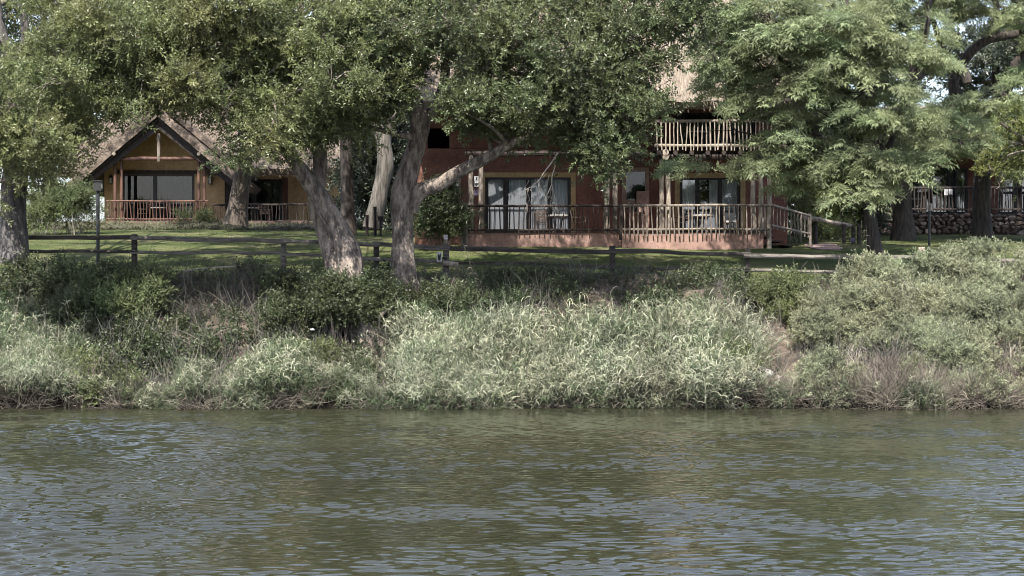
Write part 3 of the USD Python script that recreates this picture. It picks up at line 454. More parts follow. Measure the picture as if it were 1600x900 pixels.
# ---------------------------------------------------------------- dark lodge behind the trees (right) and its stone wall
def dark_lodge():
    Yf, Yw = 112.6, 115.6; x = lambda px, Y=Yf: X(px, Y); z = lambda py, Y=Yf: Z(py, Y); fl = z(333)
    t = thing('shaded_lodge', 'deep shaded thatched lodge with glass doors above the rubble stone wall', 'lodge', (x(1500), Yw, fl)); w = lambda px: X(px, Yw); h = lambda py: Z(py, Yw)
    op = [(1425, 1512), (1560, 1640)]; body = sbox(w(1335), fl - 1, w(1690), h(215))
    for a, b in op: body = body.difference(sbox(w(a), fl, w(b), h(262)))
    part(t, 'wall', wall(body, Yw, Yw + .25), M['wall_red']); [part(t, 'wall', q, M['wall_red']) for q in (bx(w(1335), w(1335) + .25, Yw + .25, Yw + 7, fl - 1, h(215)), bx(w(1690) - .25, w(1690), Yw + .25, Yw + 7, fl - 1, h(215)))]
    part(t, 'deck', bx(x(1330), x(1700), Yf + .1, Yw + .3, fl - .25, fl - .002), M['log_dark'])
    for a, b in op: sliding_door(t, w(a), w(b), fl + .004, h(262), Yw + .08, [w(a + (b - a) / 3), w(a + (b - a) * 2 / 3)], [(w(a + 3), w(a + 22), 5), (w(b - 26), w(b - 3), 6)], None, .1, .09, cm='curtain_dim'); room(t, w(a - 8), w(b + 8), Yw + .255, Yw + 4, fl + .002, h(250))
    railing(t, [x(1330), Yf, fl], [x(1700), Yf, fl], z(293) - fl, .18, 'timber_dark', 62, 'deck_railing', ext=.05, seed=21, rb=.03, rt=.06)  # dark timber on railing and posts stands in for shade
    for px in (1345, 1400, 1445, 1528, 1595, 1650): part(t, 'verandah_post', log([x(px), Yf + .3, fl - .5], [x(px), Yf + .3, z(205)], .12), M['timber_dark'], 40)
    E = lambda px, py, Y: np.array([X(px, Yf), Y, Z(py, Yf)])
    thatch(t, 'thatch_roof', (E(1318, 232, Yf - .8), E(1720, 232, Yf - .8), E(1640, 150, Yw + 3), E(1420, 150, Yw + 3)), .42, 'thatch_front', 51, nu=70, nv=50)
    thatch(t, 'thatch_roof', (E(1318, 232, Yw + 8), E(1318, 232, Yf - .8), E(1420, 150, Yw + 3), E(1422, 150, Yw + 3.1)), .42, 'thatch_side', 52, nu=40, nv=40)
    furn('garden_table', 'pale topped table behind the railing of the shaded lodge', 'table', (X(1428, 114), 114.0, fl)); furn('garden_chair', 'dark chair by the table of the shaded lodge', 'chair', (X(1446, 114), 114.1, fl), 70)
    b = E(1480, 296, Yf - .10); lone('white_towel', cat_([bx(b[0] - .17, b[0] + .02, b[1], b[1] + .03, b[2] - .28, b[2] + .02), bx(b[0] + .06, b[0] + .24, b[1], b[1] + .03, b[2] - .25, b[2] + .02)]), M['cloth_white'], 'two small white cloths over the railing of the shaded lodge', 'cloth')
    g0 = Z(372, 110); Ys = 110.0; x0, x1 = X(1345, Ys), X(1690, Ys); top = Z(334, Ys)
    s = thing('stone_wall', 'low dry rubble wall of pinkish brown stones below the shaded lodge', 'stone wall', (X(1470, Ys), Ys, g0))
    part(s, 'wall_core', bx(x0, x1, Ys + .12, Yf + .4, g0 - .6, top), M['mortar_dark'])
    rg = np.random.default_rng(17); zz = g0 - .06; row = 0; ms = ('stone_a', 'stone_a', 'stone_b', 'stone_c')
    while zz < top - .05:
        hh = rg.uniform(.17, .27); xx = x0 + rg.random() * .3
        while xx < x1:
            ww = rg.uniform(.20, .46); pts = rg.normal(0, 1, (13, 3)); pts /= np.linalg.norm(pts, axis=1, keepdims=True)
            c = math.cos(a := rg.normal(0, .35)); q = pts * [ww * .56, .18, hh * .62]; q = np.c_[q[:, 0] * c - q[:, 2] * math.sin(a), q[:, 1], q[:, 0] * math.sin(a) + q[:, 2] * c]
            m = trimesh.convex.convex_hull(q); m.apply_translation([xx + ww / 2, Ys + .10 + rg.normal(0, .045), zz + hh / 2 + rg.normal(0, .04)])
            part(s, 'stone', m, M[ms[rg.integers(4)]]); xx += ww * .97
        zz += hh * .96
dark_lodge()

# ---------------------------------------------------------------- rail fence along the top of the bank
def fence():
    Y = 82.0; g = lambda px: float(ground(X(px, Y), Y)); t = thing('rail_fence', 'weathered two rail timber fence along the top of the bank', 'fence', (X(697, Y), Y, g(697)))
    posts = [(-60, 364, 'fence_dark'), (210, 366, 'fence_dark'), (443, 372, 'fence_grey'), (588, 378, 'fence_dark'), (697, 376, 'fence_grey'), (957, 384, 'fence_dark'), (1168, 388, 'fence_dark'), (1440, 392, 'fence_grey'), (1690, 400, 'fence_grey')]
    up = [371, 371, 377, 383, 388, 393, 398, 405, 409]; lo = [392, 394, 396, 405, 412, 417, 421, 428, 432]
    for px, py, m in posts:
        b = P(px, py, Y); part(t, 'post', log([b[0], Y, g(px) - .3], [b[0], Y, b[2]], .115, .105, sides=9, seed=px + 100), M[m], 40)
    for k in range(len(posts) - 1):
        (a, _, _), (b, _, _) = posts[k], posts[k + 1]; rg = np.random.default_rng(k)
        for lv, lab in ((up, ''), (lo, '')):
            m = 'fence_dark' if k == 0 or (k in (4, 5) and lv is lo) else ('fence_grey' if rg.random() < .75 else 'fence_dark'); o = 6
            part(t, 'rail', log(P(a - o, lv[k] + rg.normal(0, 1.0), Y - .16), P(b + o, lv[k + 1] + rg.normal(0, 1.0), Y - .16 + rg.normal(0, .02)), (.072 if k > 4 else .085) if lv is up else .062, sides=7, n=9, seed=k * 3 + (lv is lo), bend=.022), M[m], 40)
    part(t, 'rail', log(P(692, 411, Y - .3), P(716, 413, Y - .3), .085, sides=8, seed=61), M['log_pale'], 40, 'short pale cut log beside the sign post')
    part(t, 'rail', log(P(690, 435, Y - .25), P(775, 440, Y - .25), .04, sides=6, seed=62, bend=.02), M['log_pale'], 40, 'thin pale pole near the ground')
    s = thing('notice_plate', 'small white plate on top of the fence post between the trees and the red lodge', 'sign', P(697, 371, Y)); a = P(693.5, 374, Y - .14); b = P(699.5, 367, Y - .14)
    part(s, 'plate', bx(a[0], b[0], Y - .15, Y - .13, a[2], b[2]), M['white_paint']); part(s, 'backing', bx(a[0] + .02, b[0] - .02, Y - .128, Y - .10, a[2] - .2, b[2] - .02), M['log_grey'])
    s = thing('warning_sign', 'small white sign with a dark animal shape at the fence post', 'sign', P(687, 401, Y)); a = P(683, 409, Y); b = P(691, 394, Y)
    part(s, 'plate', bx(a[0], b[0], Y - .30, Y - .28, a[2], b[2]), M['white_paint']); part(s, 'bracket', bx(b[0] - .02, b[0] + .18, Y - .278, Y - .24, a[2] + .1, a[2] + .16), M['log_dark'])
    sh = Polygon([(-.055, .12), (-.02, .06), (.0, .05), (.02, .10), (.045, .13), (.055, .05), (.045, -.08), (.02, -.14), (-.03, -.13), (-.055, -.03)]); part(s, 'animal_shape', wall(sh, Y - .306, Y - .302).apply_translation([(a[0] + b[0]) / 2, 0, (a[2] + b[2]) / 2]), M['sign_black'])
    s = thing('post_cap', 'pale board fixed on top of the fence post behind the big right hand bush', 'board', P(1440, 394, Y)); a = P(1434, 404, Y); b = P(1444, 386, Y); part(s, 'board', bx(a[0], b[0], Y - .17, Y - .13, a[2], b[2]), M['log_pale'])
fence()

# ---------------------------------------------------------------- lamps, posts, path and small things on the lawn
def small():
    def pole(px, Y, ptop): b = np.array([X(px, Y), Y, float(ground(X(px, Y), Y))]); return b, np.array([b[0], Y, Z(ptop, Y)])
    b, e = pole(153, 85, 298); t = thing('garden_lamp', 'slim black garden lamp post with box lantern left of the ochre lodge', 'lamp post', b)
    part(t, 'pole', log(b - [0, 0, .2], e, .07, sides=10), M['metal_black'], 40); part(t, 'lantern', bx(e[0] - .14, e[0] + .14, e[1] - .14, e[1] + .14, e[2], e[2] + .34), M['metal_black']); part(t, 'lantern_lid', bx(e[0] - .17, e[0] + .17, e[1] - .17, e[1] + .17, e[2] + .342, e[2] + .38), M['metal_black']); part(t, 'lamp_glass', bx(e[0] + .142, e[0] + .155, e[1] - .1, e[1] + .1, e[2] + .08, e[2] + .28), M['lamp_glass'])
    b, e = pole(1452, 87, 329); t = thing('marker_post', 'dark slim post with a white plate standing in front of the rubble stone wall', 'post', b)
    part(t, 'pole', log(b - [0, 0, .2], e + [0, 0, .15], .05, sides=8), M['metal_black'], 40); part(t, 'plate', bx(e[0] - .10, e[0] + .10, e[1] - .065, e[1] - .053, e[2], e[2] + .26), M['white_paint']); part(t, 'lamp_body', bx(e[0] - .05, e[0] + .04, e[1] - .09, e[1] - .068, e[2] + .02, e[2] + .24), M['log_grey'])
    for px, tp, lb in ((573.5, 336, 'shorter of two dark posts between the lodges'), (586, 323, 'taller of two dark posts between the lodges')):
        b, e = pole(px, 104, tp); lone('wooden_post', log(b - [0, 0, .2], e, .075, sides=8), M['timber_dark'], lb, 'post', 'two dark posts between the lodges', smooth=40)
    b, e = pole(592, 104, 338); lone('meter_box', cat_([bx(b[0] - .05, b[0] + .22, 103.8, 104.1, e[2] - .2, e[2]), log(b + [.08, 0, -.2], [b[0] + .08, 104, e[2]], .05)]), M['timber_dark'], 'small dark box on a stake beside the two dark posts', 'box')
    t = thing('log_handrail', 'low thick log handrail on short posts right of the red lodge steps', 'handrail', P(1300, 352, 95)); part(t, 'rail', log(P(1250, 338, 94.5), P(1330, 353, 95.5), .10, .09, n=6, bend=.02), M['log_grey'], 40)
    for px, a in ((1275, 346), (1319, 350), (1334, 352), (1343, 352)):
        q = P(px, a, 95); part(t, 'post', log([q[0], 95.1, float(ground(q[0], 95.1)) - .2], [q[0], 95.1, q[2]], .085), M['fence_dark'], 40)
    q = P(1331, 365, 94.5); lone('blue_box', bx(q[0] - .10, q[0] + .12, 94.3, 94.5, float(ground(q[0], 94.4)) + .1, float(ground(q[0], 94.4)) + .28), M['sign_purple'], 'small dull blue box hung between the handrail posts', 'box')
    gx, gy = np.meshgrid(np.linspace(X(1262, 93), X(1316, 93), 26), np.linspace(91.2, 95.8, 20)); u = (gx - gx.min()) / np.ptp(gx); v = (gy - 93.5) / 2.3; keep = (v ** 2 + (2 * u - 1) ** 4) < 1.0
    n, m = gx.shape; zz = ground(gx, gy) + .02; i, j = np.meshgrid(np.arange(n - 1), np.arange(m - 1), indexing='ij'); a = (i * m + j); f = np.stack([a, a + 1, a + m + 1, a + m], -1).reshape(-1, 4); f = f[keep.ravel()[f].all(1)]
    lone('path', (np.stack([gx, gy, zz], -1).reshape(-1, 3), tri(f)), M['path_paving'], 'reddish paved patch at the foot of the red lodge steps', kind='structure')
    for px, py, Y, s, lb in ((1196, 574, 73.7, .27, 'white weathered rock on the bare patch, left one'), (1246, 571, 74.0, .24, 'pale grey rock on the bare patch beside a leafy sprig'), (1218, 556, 74.4, .2, 'small pale stone above the white rock on the bare patch')):
        m = trimesh.creation.icosphere(3, 1.0); m.vertices *= 1 + .5 * (meshkit.fbm(m.vertices * 1.3 + px, 4, 3)[:, None] - .5); x = X(px, Y); zg = float(ground(x, Y)); m.vertices = m.vertices * [s, s * .8, s * .62] + [x, Y, zg + s * .42]
        lone('rock', m, M['rock_pale'], lb, 'rock', 'pale rocks on the bare patch of the bank', smooth=25)
    Yw = 75.4; q = P(488, 515, Yw); m = trimesh.creation.icosphere(2, 1.0); m.vertices = m.vertices * (1 + .7 * (meshkit.fbm(m.vertices * 2.1, 3, 8)[:, None] - .5)) * [.075, .05, .04] + q; lone('white_scrap', m, M['white_paint'], 'tiny white scrap caught in dark growth left of the leaning trunk', 'scrap')
    Y = 80.6; ms = [tube(spline([P(285, 424, Y), P(350, 417, Y), P(425, 414, Y)], 10), np.linspace(.035, .012, 10), 6), tube(spline([P(366, 406, Y), P(374, 416, Y), P(384, 428, Y)], 7), np.linspace(.014, .03, 7), 5)]
    ms[0].vertices[:, 2] = np.maximum(ms[0].vertices[:, 2], ground(ms[0].vertices[:, 0], ms[0].vertices[:, 1]) + .02); lone('fallen_branch', cat_(ms), M['twig_pale'], 'long pale fallen branch lying on the crest of the left bank', 'branch', smooth=50)
small()
# ---------------------------------------------------------------- plants: leaf sprays as prototypes, set along grown branches
def leaves(base, d, up, L, W, fold=.25, bendd=0.0):
    """Folded leaves, 4 triangles each."""
    d = d / np.linalg.norm(d, axis=1, keepdims=True); s = np.cross(d, up); s /= np.linalg.norm(s, axis=1, keepdims=True) + 1e-9; n = np.cross(s, d)
    L, W = np.broadcast_to(L, (len(base),))[:, None], np.broadcast_to(W, (len(base),))[:, None]
    mid = base + d * L * .5 - n * L * .03; tip = base + d * L - n * L * bendd
    l, r = base + d * L * .45 + s * W * .5 + n * W * fold, base + d * L * .45 - s * W * .5 + n * W * fold
    v = np.stack([base, l, mid, r, tip], 1).reshape(-1, 3); o = np.arange(len(base))[:, None, None] * 5
    return v, (np.array([[0, 2, 1], [1, 2, 4], [0, 3, 2], [2, 3, 4]])[None] + o).reshape(-1, 3)
def sprig_broad(seed, length=.5, n=16, L=.12, W=.055, droop=.5, spread=1.0):
    rg = np.random.default_rng(seed); t = np.linspace(.12, 1, n); a = np.arange(n) * 2.4 + rg.random(n)
    b = np.c_[0 * t + rg.normal(0, .02, n), rg.normal(0, .02, n), t * length]; d = np.c_[np.cos(a) * spread, np.sin(a) * spread, .55 + .9 * t ** 3] + rg.normal(0, .3, (n, 3))
    return leaves(b, d, np.tile([0, 0, 1.0], (n, 1)) + rg.normal(0, .5, (n, 3)), L * rg.uniform(.65, 1.2, n), W * rg.uniform(.8, 1.15, n), .22, .12)
def sprig_feather(seed, length=.62, n=17, leaf=.19):
    """Flat feathery spray: narrow pinnate leaves in two ranks, slightly drooping, of uneven length."""
    rg = np.random.default_rng(seed); t = (np.arange(n) + .6) / n; sg = np.where(np.arange(n) % 2, 1.0, -1.0)
    b = np.c_[rg.normal(0, .015, n), rg.normal(0, .02, n), t * length]; d = np.c_[sg * rg.uniform(.6, 1.1, n), rg.normal(-.15, .3, n), .6 + .5 * t + rg.normal(0, .2, n)]
    return leaves(b, d, np.tile([0, 1.0, 0], (n, 1)) + rg.normal(0, .35, (n, 3)), leaf * rg.uniform(.6, 1.15, n), .042 * rg.uniform(.75, 1.2, n), .12, .3)
def blades(seed, n, L, W, arch, spread, seg=5, stem=0.0):
    """A tuft of long arching blades."""
    rg = np.random.default_rng(seed); V, F = [], []; s = np.linspace(0, 1, seg + 1)
    for k in range(n):
        a = rg.random() * 6.28; l = L * rg.uniform(.55, 1.15); h = np.array([math.cos(a), math.sin(a), 0]); o = h * rg.random() * .06 + np.array([rg.normal(0, spread * .1), rg.normal(0, spread * .1), stem * rg.random()])
        ar = arch * rg.uniform(.4, 1.4); c = o + np.outer(s ** 1.0 * spread * (1 + ar * s), h) * l * .55 + np.outer(s - ar * .62 * s ** 2.2, [0, 0, 1]) * l
        sd = np.cross(h, [0, 0, 1.0]); w = W * (1 - s ** 2 * .96) * np.where(s < .1, .6, 1); v = np.stack([c - sd * w[:, None] / 2, c + sd * w[:, None] / 2], 1).reshape(-1, 3)
        b = len(V) * 2 * (seg + 1); q = np.arange(seg) * 2 + b; F += [np.c_[q, q + 1, q + 3], np.c_[q, q + 3, q + 2]]; V.append(v)
    return np.vstack(V), np.vstack(F)
def stems(seed, n, L, W, lean):
    """Thin dry crooked stalks."""
    rg = np.random.default_rng(seed); ms = []
    for k in range(n):
        a = rg.random() * 6.28; o = np.array([rg.normal(0, .12), rg.normal(0, .12), -.05]); e = np.array([math.cos(a) * lean, math.sin(a) * lean, rg.uniform(.3, 1)]) * L
        ms.append(tube(spline([o, o + e * .5 + rg.normal(0, .08, 3), o + e + rg.normal(0, .06, 3)], 4), [W, W * .9, W * .7, W * .3], 3, cap=False))
    m = cat_(ms); return np.asarray(m.vertices), np.asarray(m.faces)
def reed_stems(seed, n, H, L, W):
    rg = np.random.default_rng(seed); V, F = [], []; nb = 0
    for k in range(n):
        o = np.array([rg.normal(0, .11), rg.normal(0, .11), -.05]); h = H * rg.uniform(.7, 1.15); ln = rg.normal(0, .22, 2); s = np.linspace(0, 1, 5); c = o + np.c_[ln[0] * s ** 1.6 * h, ln[1] * s ** 1.6 * h, s * h]
        m = tube(c, np.linspace(.007, .003, 5), 3, cap=False); V.append(np.asarray(m.vertices)); F.append(np.asarray(m.faces) + nb); nb += len(V[-1])
        for q in range(rg.integers(7, 10)):
            t = rg.uniform(.22, 1.0); i = np.array([np.interp(t, s, c[:, x]) for x in range(3)]); a = rg.random() * 6.28; l = L * rg.uniform(.55, 1.2); e = np.array([math.cos(a), math.sin(a), 0]); u = np.linspace(0, 1, 4)
            dr = rg.uniform(.5, 1.5); p = i + np.outer(u * (.75 - .2 * u), e) * l + np.outer(.75 * u - dr * u ** 2, [0, 0, l]); sd = np.cross(e, [0, 0, 1.]) * .85 + np.array([0, 0, rg.normal(0, .4)]); w = W * (1 - u ** 2 * .93) * np.where(u < .1, .6, 1)
            v = np.stack([p - np.outer(w / 2, sd), p + np.outer(w / 2, sd)], 1).reshape(-1, 3); j = np.arange(3) * 2 + nb; V.append(v); F.append(np.vstack([np.c_[j, j + 1, j + 3], np.c_[j, j + 3, j + 2]])); nb += len(v)
    return np.vstack(V), np.vstack(F)
def quats(d, rg, roll=None):
    d = d / (np.linalg.norm(d, axis=1, keepdims=True) + 1e-9); w = 1 + d[:, 2]; bad = w < 1e-4; q = np.c_[w, -d[:, 1], d[:, 0], 0 * w]; q[bad] = [0, 1, 0, 0]; q /= np.linalg.norm(q, axis=1, keepdims=True)
    a = (rg.random(len(d)) * 6.283 if roll is None else roll) / 2; c, s = np.cos(a), np.sin(a)
    return np.stack([q[:, 0] * c, q[:, 1] * c + q[:, 2] * s, q[:, 2] * c - q[:, 1] * s, q[:, 0] * s], 1)
def scatter(path, protos, pos, q, sc, rg, pick=None):
    """protos: a list of [(vertices, faces, material), ...]."""
    pi = UsdGeom.PointInstancer.Define(stage, path); targets = []
    for k, pr in enumerate(protos):
        b = f'{path}/spray_{k + 1:03d}'; UsdGeom.Xform.Define(stage, b); targets.append(b)
        for (v, f, m, nm) in pr: usdkit.mesh(stage, f'{b}/{nm}', (v, f), M[m])
    pi.CreatePrototypesRel().SetTargets([Sdf.Path(b) for b in targets]); n = len(pos); sc = np.broadcast_to(np.asarray(sc, float), (n,)) if np.ndim(sc) < 2 else sc
    pi.CreateProtoIndicesAttr(Vt.IntArray.FromNumpy((rg.integers(len(protos), size=n) if pick is None else pick).astype(np.int32)))
    pi.CreatePositionsAttr(Vt.Vec3fArray.FromNumpy(np.asarray(pos, np.float32))); s3 = np.repeat(sc[:, None], 3, 1) if sc.ndim < 2 else sc
    pi.CreateScalesAttr(Vt.Vec3fArray.FromNumpy(s3.astype(np.float32)))
    pi.CreateOrientationsAttr(Vt.QuathArray([Gf.Quath(float(a), float(b), float(c), float(d)) for a, b, c, d in q])); return pi
PROTO = {}
def protos(kind):
    if kind in PROTO: return PROTO[kind]
    k = {'fig': lambda: [[(*sprig_broad(10 + s, .55, 17, .135, .058, .5, 1.0), 'fig_leaf', 'leaf')] for s in range(4)],
         'fig_dark': lambda: [[(*sprig_broad(30 + s, .55, 17, .14, .062, .5, 1.0), 'fig_leaf_dark', 'leaf')] for s in range(4)],
         'acacia': lambda: [[(*sprig_feather(50 + s), 'acacia_leaf', 'leaf')] for s in range(4)],
         'yellow': lambda: [[(*sprig_broad(60 + s, .5, 15, .15, .08, .5, 1.0), 'yellow_leaf', 'leaf')] for s in range(3)],
         'far': lambda: [[(*sprig_broad(70 + s, .8, 14, .24, .12, .5, 1.0), 'far_leaf', 'leaf')] for s in range(3)],
         'dark_shrub': lambda: [[(*sprig_broad(80 + s, .42, 15, .095, .05, .5, 1.1), 'dark_shrub_leaf', 'leaf')] for s in range(4)],
         'mid_shrub': lambda: [[(*sprig_broad(90 + s, .42, 16, .095, .042, .5, 1.0), 'mid_shrub_leaf', 'leaf')] for s in range(4)],
         'silver': lambda: [[(*sprig_broad(100 + s, .34, 20, .10, .034, .4, 1.1), 'silver_leaf', 'leaf')] for s in range(4)],
         'reed': lambda: [[(*reed_stems(110 + s, 4, .95, .34, .019), 'reed_leaf', 'blade')] for s in range(5)] + [[(*reed_stems(118, 4, 1.05, .36, .019), 'reed_leaf_green', 'blade')]],
         'spike': lambda: [[(*blades(180 + s, 5, 1.25, .022, .55, .22, 5, .1), 'reed_leaf_green', 'blade')] for s in range(3)] + [[(*blades(188, 5, 1.2, .02, .5, .2, 5, .1), 'reed_leaf', 'blade')]],
         'green_reed': lambda: [[(*reed_stems(120 + s, 4, .9, .34, .018), 'reed_leaf_green', 'blade')] for s in range(4)] + [[(*reed_stems(128, 3, 1.0, .36, .024), 'reed_leaf', 'blade')]],
         'dry': lambda: [[(*stems(130 + s, 7, .8, .010, .7), 'dead_stem', 'stalk')] for s in range(3)] + [[(*blades(136 + s, 9, .6, .016, 1.2, .9, 4), 'straw_stem', 'blade')] for s in range(2)],
         'dead': lambda: [[(*stems(190 + s, 6, .8, .011, .8), 'dead_stem', 'stalk')] for s in range(3)] + [[(*stems(195, 6, .8, .008, .8), 'straw_stem', 'stalk')]],
         'stalk': lambda: [[(*stems(140 + s, 6, 1.0, .009, .6), 'straw_stem', 'stalk')] for s in range(3)],
         'grass': lambda: [[(*blades(150 + s, 10, .10, .011, .7, .9, 2), 'grass_blade', 'blade')] for s in range(3)],
         'bed': lambda: [[(*blades(160 + s, 9, .36, .035, 1.1, .9, 3), 'bed_leaf', 'blade')] for s in range(3)]}[kind]()
    PROTO[kind] = k; return k
def blobs_to_sprays(blobs, rg, per=24, clr=.55, outward=.7, lift=.15, gap=.0, seed=0, thick=.62):
    """blobs: (centre, (rx, ry, rz), number of clusters). Clusters crowd the outside of each blob; sprays point outwards."""
    pos, dr, cl = [], [], []
    for c, r, n in blobs:
        u = rg.normal(0, 1, (n, 3)); u /= np.linalg.norm(u, axis=1, keepdims=True); rad = rg.uniform(.25, 1, (n, 1)) ** .6; q = np.asarray(c) + u * rad * np.asarray(r)
        cl.append((np.asarray(c), q)); m = rg.poisson(per, n).clip(5); k = np.repeat(np.arange(n), m)
        size = clr * rg.uniform(.55, 1.25, n)[k][:, None]
        if thick < .4:     # feathery trees: each cluster is a drooping plume, sprays set along both sides of it
            a = np.arctan2(u[:, 1], u[:, 0]) + rg.normal(0, .8, n); h = np.c_[np.cos(a), np.sin(a), 0 * a][k]; sd = np.c_[-np.sin(a), np.cos(a), 0 * a][k]; tt_ = rg.random((len(k), 1)); ln = (.55 + rg.random((n, 1)) * .7)[k] * size / .6
            p = q[k] + h * tt_ * ln + sd * rg.normal(0, .17, (len(k), 1)) + np.array([0, 0, 1.0]) * (.22 * tt_ - .5 * tt_ ** 2 + rg.normal(0, .09, (len(k), 1))) ; d = h * .9 + sd * np.sign(rg.normal(0, 1, (len(k), 1))) * rg.uniform(.2, .9, (len(k), 1)) + np.array([0, 0, 1.0]) * (lift - .55 * tt_) + rg.normal(0, .16, (len(k), 3))
            if gap: w = meshkit.fbm(p * .55, 3, 40 + seed) > gap; p, d = p[w], d[w]
            pos.append(p); dr.append(d); continue
        p = q[k] + rg.normal(0, .5, (len(k), 3)) * size * [1, 1, thick]; d = u[k] * outward + rg.normal(0, .55, (len(k), 3)) + [0, 0, lift]
        if gap: w = meshkit.fbm(p * .55, 3, 40 + seed) > gap; p, d = p[w], d[w]
        pos.append(p); dr.append(d)
    return np.vstack(pos), np.vstack(dr), cl
def twigs(cl, rg, r0=.035, sides=3, frac=.8, sag=.0, start=None):
    ms = []
    for c, q in cl:
        for e in q[rg.random(len(q)) < frac]:
            o = c + rg.normal(0, .15, 3) if start is None else start(c, e); m = (o + e) / 2 + rg.normal(0, .14, 3) - [0, 0, sag]
            p = spline([o, m, e], 5); ms.append(tube(p, np.linspace(r0, r0 * .25, 5) * (.6 + .6 * rg.random()), sides, cap=False))
    return cat_(ms)
def trunk_mesh(limbs, seed, sides=14, lump=.16):
    ms = []
    for k, L in enumerate(limbs):
        p = np.array([q[:3] for q in L], float); r = np.array([q[3] for q in L], float); n = max(8, int(np.linalg.norm(np.diff(p, axis=0), axis=1).sum() / .14)); n = min(n, 70)
        s = spline(np.c_[p, r], n); ms.append(tube(s[:, :3], s[:, 3], sides if r[0] > .12 else 7, lump, seed + k))
    return cat_(ms)
def tree(name, label, cat, base, limbs, bark, kind, blobs, seed, per=24, clr=.55, group=None, smooth=50, tw=.035, lift=.15, sc=(.75, 1.25), gap=0.0, feeders=True, outward=.7, tbark='twig', flat=False, frac=.7, sides=14, lump=.16):
    rg = np.random.default_rng(seed); t = thing(name, label, cat, base, group)
    allp = np.vstack([spline(np.array(L, float)[:, :4], 14) for L in limbs])
    ex = []
    if feeders:        # a limb from the nearest point of the trunk to every blob
        for c, r, n in blobs:
            c = np.asarray(c, float); d = np.linalg.norm(allp[:, :3] - c, axis=1) + 0.5 * np.clip(allp[:, 2] - c[2] - .3, 0, 9); i = d.argmin()
            if np.linalg.norm(allp[i, :3] - c) < .7: continue
            o = allp[i, :3]; m = (o + c) / 2 + rg.normal(0, .3, 3) + [0, 0, .25]; r0 = min(allp[i, 3] * .55, .13); ex.append([(*o, r0), (*m, r0 * .7), (*c, r0 * .35)])
    part(t, 'trunk', trunk_mesh(list(limbs) , seed, sides, lump), M[bark], smooth)
    pos, dr, cl = blobs_to_sprays(blobs, rg, per, clr, outward, lift, gap, seed, .24 if flat else .62)
    b = [twigs(cl, rg, tw, frac=frac)] + ([trunk_mesh(ex, seed + 70, 7, .1)] if ex else [])
    part(t, 'branches', cat_(b), M[tbark], 60)
    if flat: dr = dr * [1, 1, .8]
    scatter(numbered(t.path, 'crown'), protos(kind), pos - t.o, quats(dr, rg, np.zeros(len(dr)) + rg.normal(0, .5, len(dr)) if flat else None), rg.uniform(*sc, len(pos)), rg)
    keys(stage.GetPrimAtPath(t.path + '/crown'), kind='stuff'); return t
def B(px, py, Y, rpx, ry, rzpx, n):
    s = Y / FPX; return (P(px, py, Y), (rpx * s, ry, rzpx * s), n)
def limb(*pts): return [(*P(px, py, Y), r) for px, py, Y, r in pts]

# ---------------------------------------------------------------- the big trees on the bank
# leaning double trunk: roots on the bank face, crown over the left half
l1 = limb((592, 580, 75.7, .10), (576, 545, 76.0, .27), (560, 512, 76.4, .44), (548, 476, 76.8, .53), (544, 440, 77.0, .50), (546, 405, 77.2, .46), (530, 362, 77.3, .38), (506, 318, 77.2, .33), (476, 275, 77.0, .27), (440, 225, 76.8, .20), (385, 165, 76.6, .14), (320, 110, 76.5, .08))
l2 = limb((536, 500, 77.0, .30), (532, 440, 77.3, .42), (520, 395, 77.6, .36), (503, 345, 77.8, .30), (494, 310, 77.9, .28), (500, 262, 78.0, .25), (496, 200, 78.2, .22), (478, 120, 78.4, .17), (470, 30, 78.6, .12), (465, -60, 78.8, .07))
l3 = limb((540, 480, 76.8, .26), (526, 515, 76.4, .22), (512, 545, 76.0, .10), (500, 560, 75.8, .05)); l4 = limb((572, 512, 76.4, .22), (600, 548, 76.0, .14), (622, 575, 75.6, .06))
l6 = limb((498, 230, 78.1, .18), (440, 150, 78.6, .12), (360, 80, 79, .08), (280, 40, 79.3, .05)); l7 = limb((440, 225, 76.8, .14), (380, 150, 76.0, .09), (250, 110, 75.4, .06), (110, 130, 75.2, .04))
bl = []
rg0 = np.random.default_rng(77)
def sow(lst, Yf, rw, ry, rh, n):
    return [B(q[0] + rg0.normal(0, 4), q[1] + rg0.normal(0, 3), Yf(*q[:2]), rw * (q[2] if len(q) > 2 else 1), ry * (q[2] if len(q) > 2 else 1), rh * (q[2] if len(q) > 2 else 1), max(3, int(n * (q[2] if len(q) > 2 else 1) ** 1.6))) for q in lst]
bl = sow([(15,110),(55,110),(20,160),(60,165,.9),(90,130,.8),(15,210,.9),(55,215,.8),(85,215,.5),(20,245,.6),(120,100,.8),(150,95,.7),(160,60),(200,95,.9),(205,135,.6),(212,165,.5),(222,190,.3),(205,180,.3),(240,95,.9),(285,85,.9),(330,100,.8),(300,115,.6),(370,100),(375,145,.6),(415,130,.9),(395,175,.5),(430,165,.6),(470,130),(460,175,.6),(445,200,.4),(478,205,.4),(525,120),(515,165,.8),(510,195,.5),(555,170,.7),(150,35),(205,45),(250,50),(310,45),(370,50),(430,60),(240,5),(310,0),(380,0),(450,0),(360,205,.3),(385,225,.25),(572,90),(580,140,.8),(90,80,.8),(520,60),(535,15)], lambda px, py: 76.0 + rg0.normal(0, 1.0) - .7 * (py > 150), 50, 1.0, 34, 16)
for (px, py) in [(130,10),(250,-40),(400,-40),(180,-80),(330,-90),(480,-90)]: bl.append(B(px, py - 20, 79.5, 90, 1.6, 60, 24))
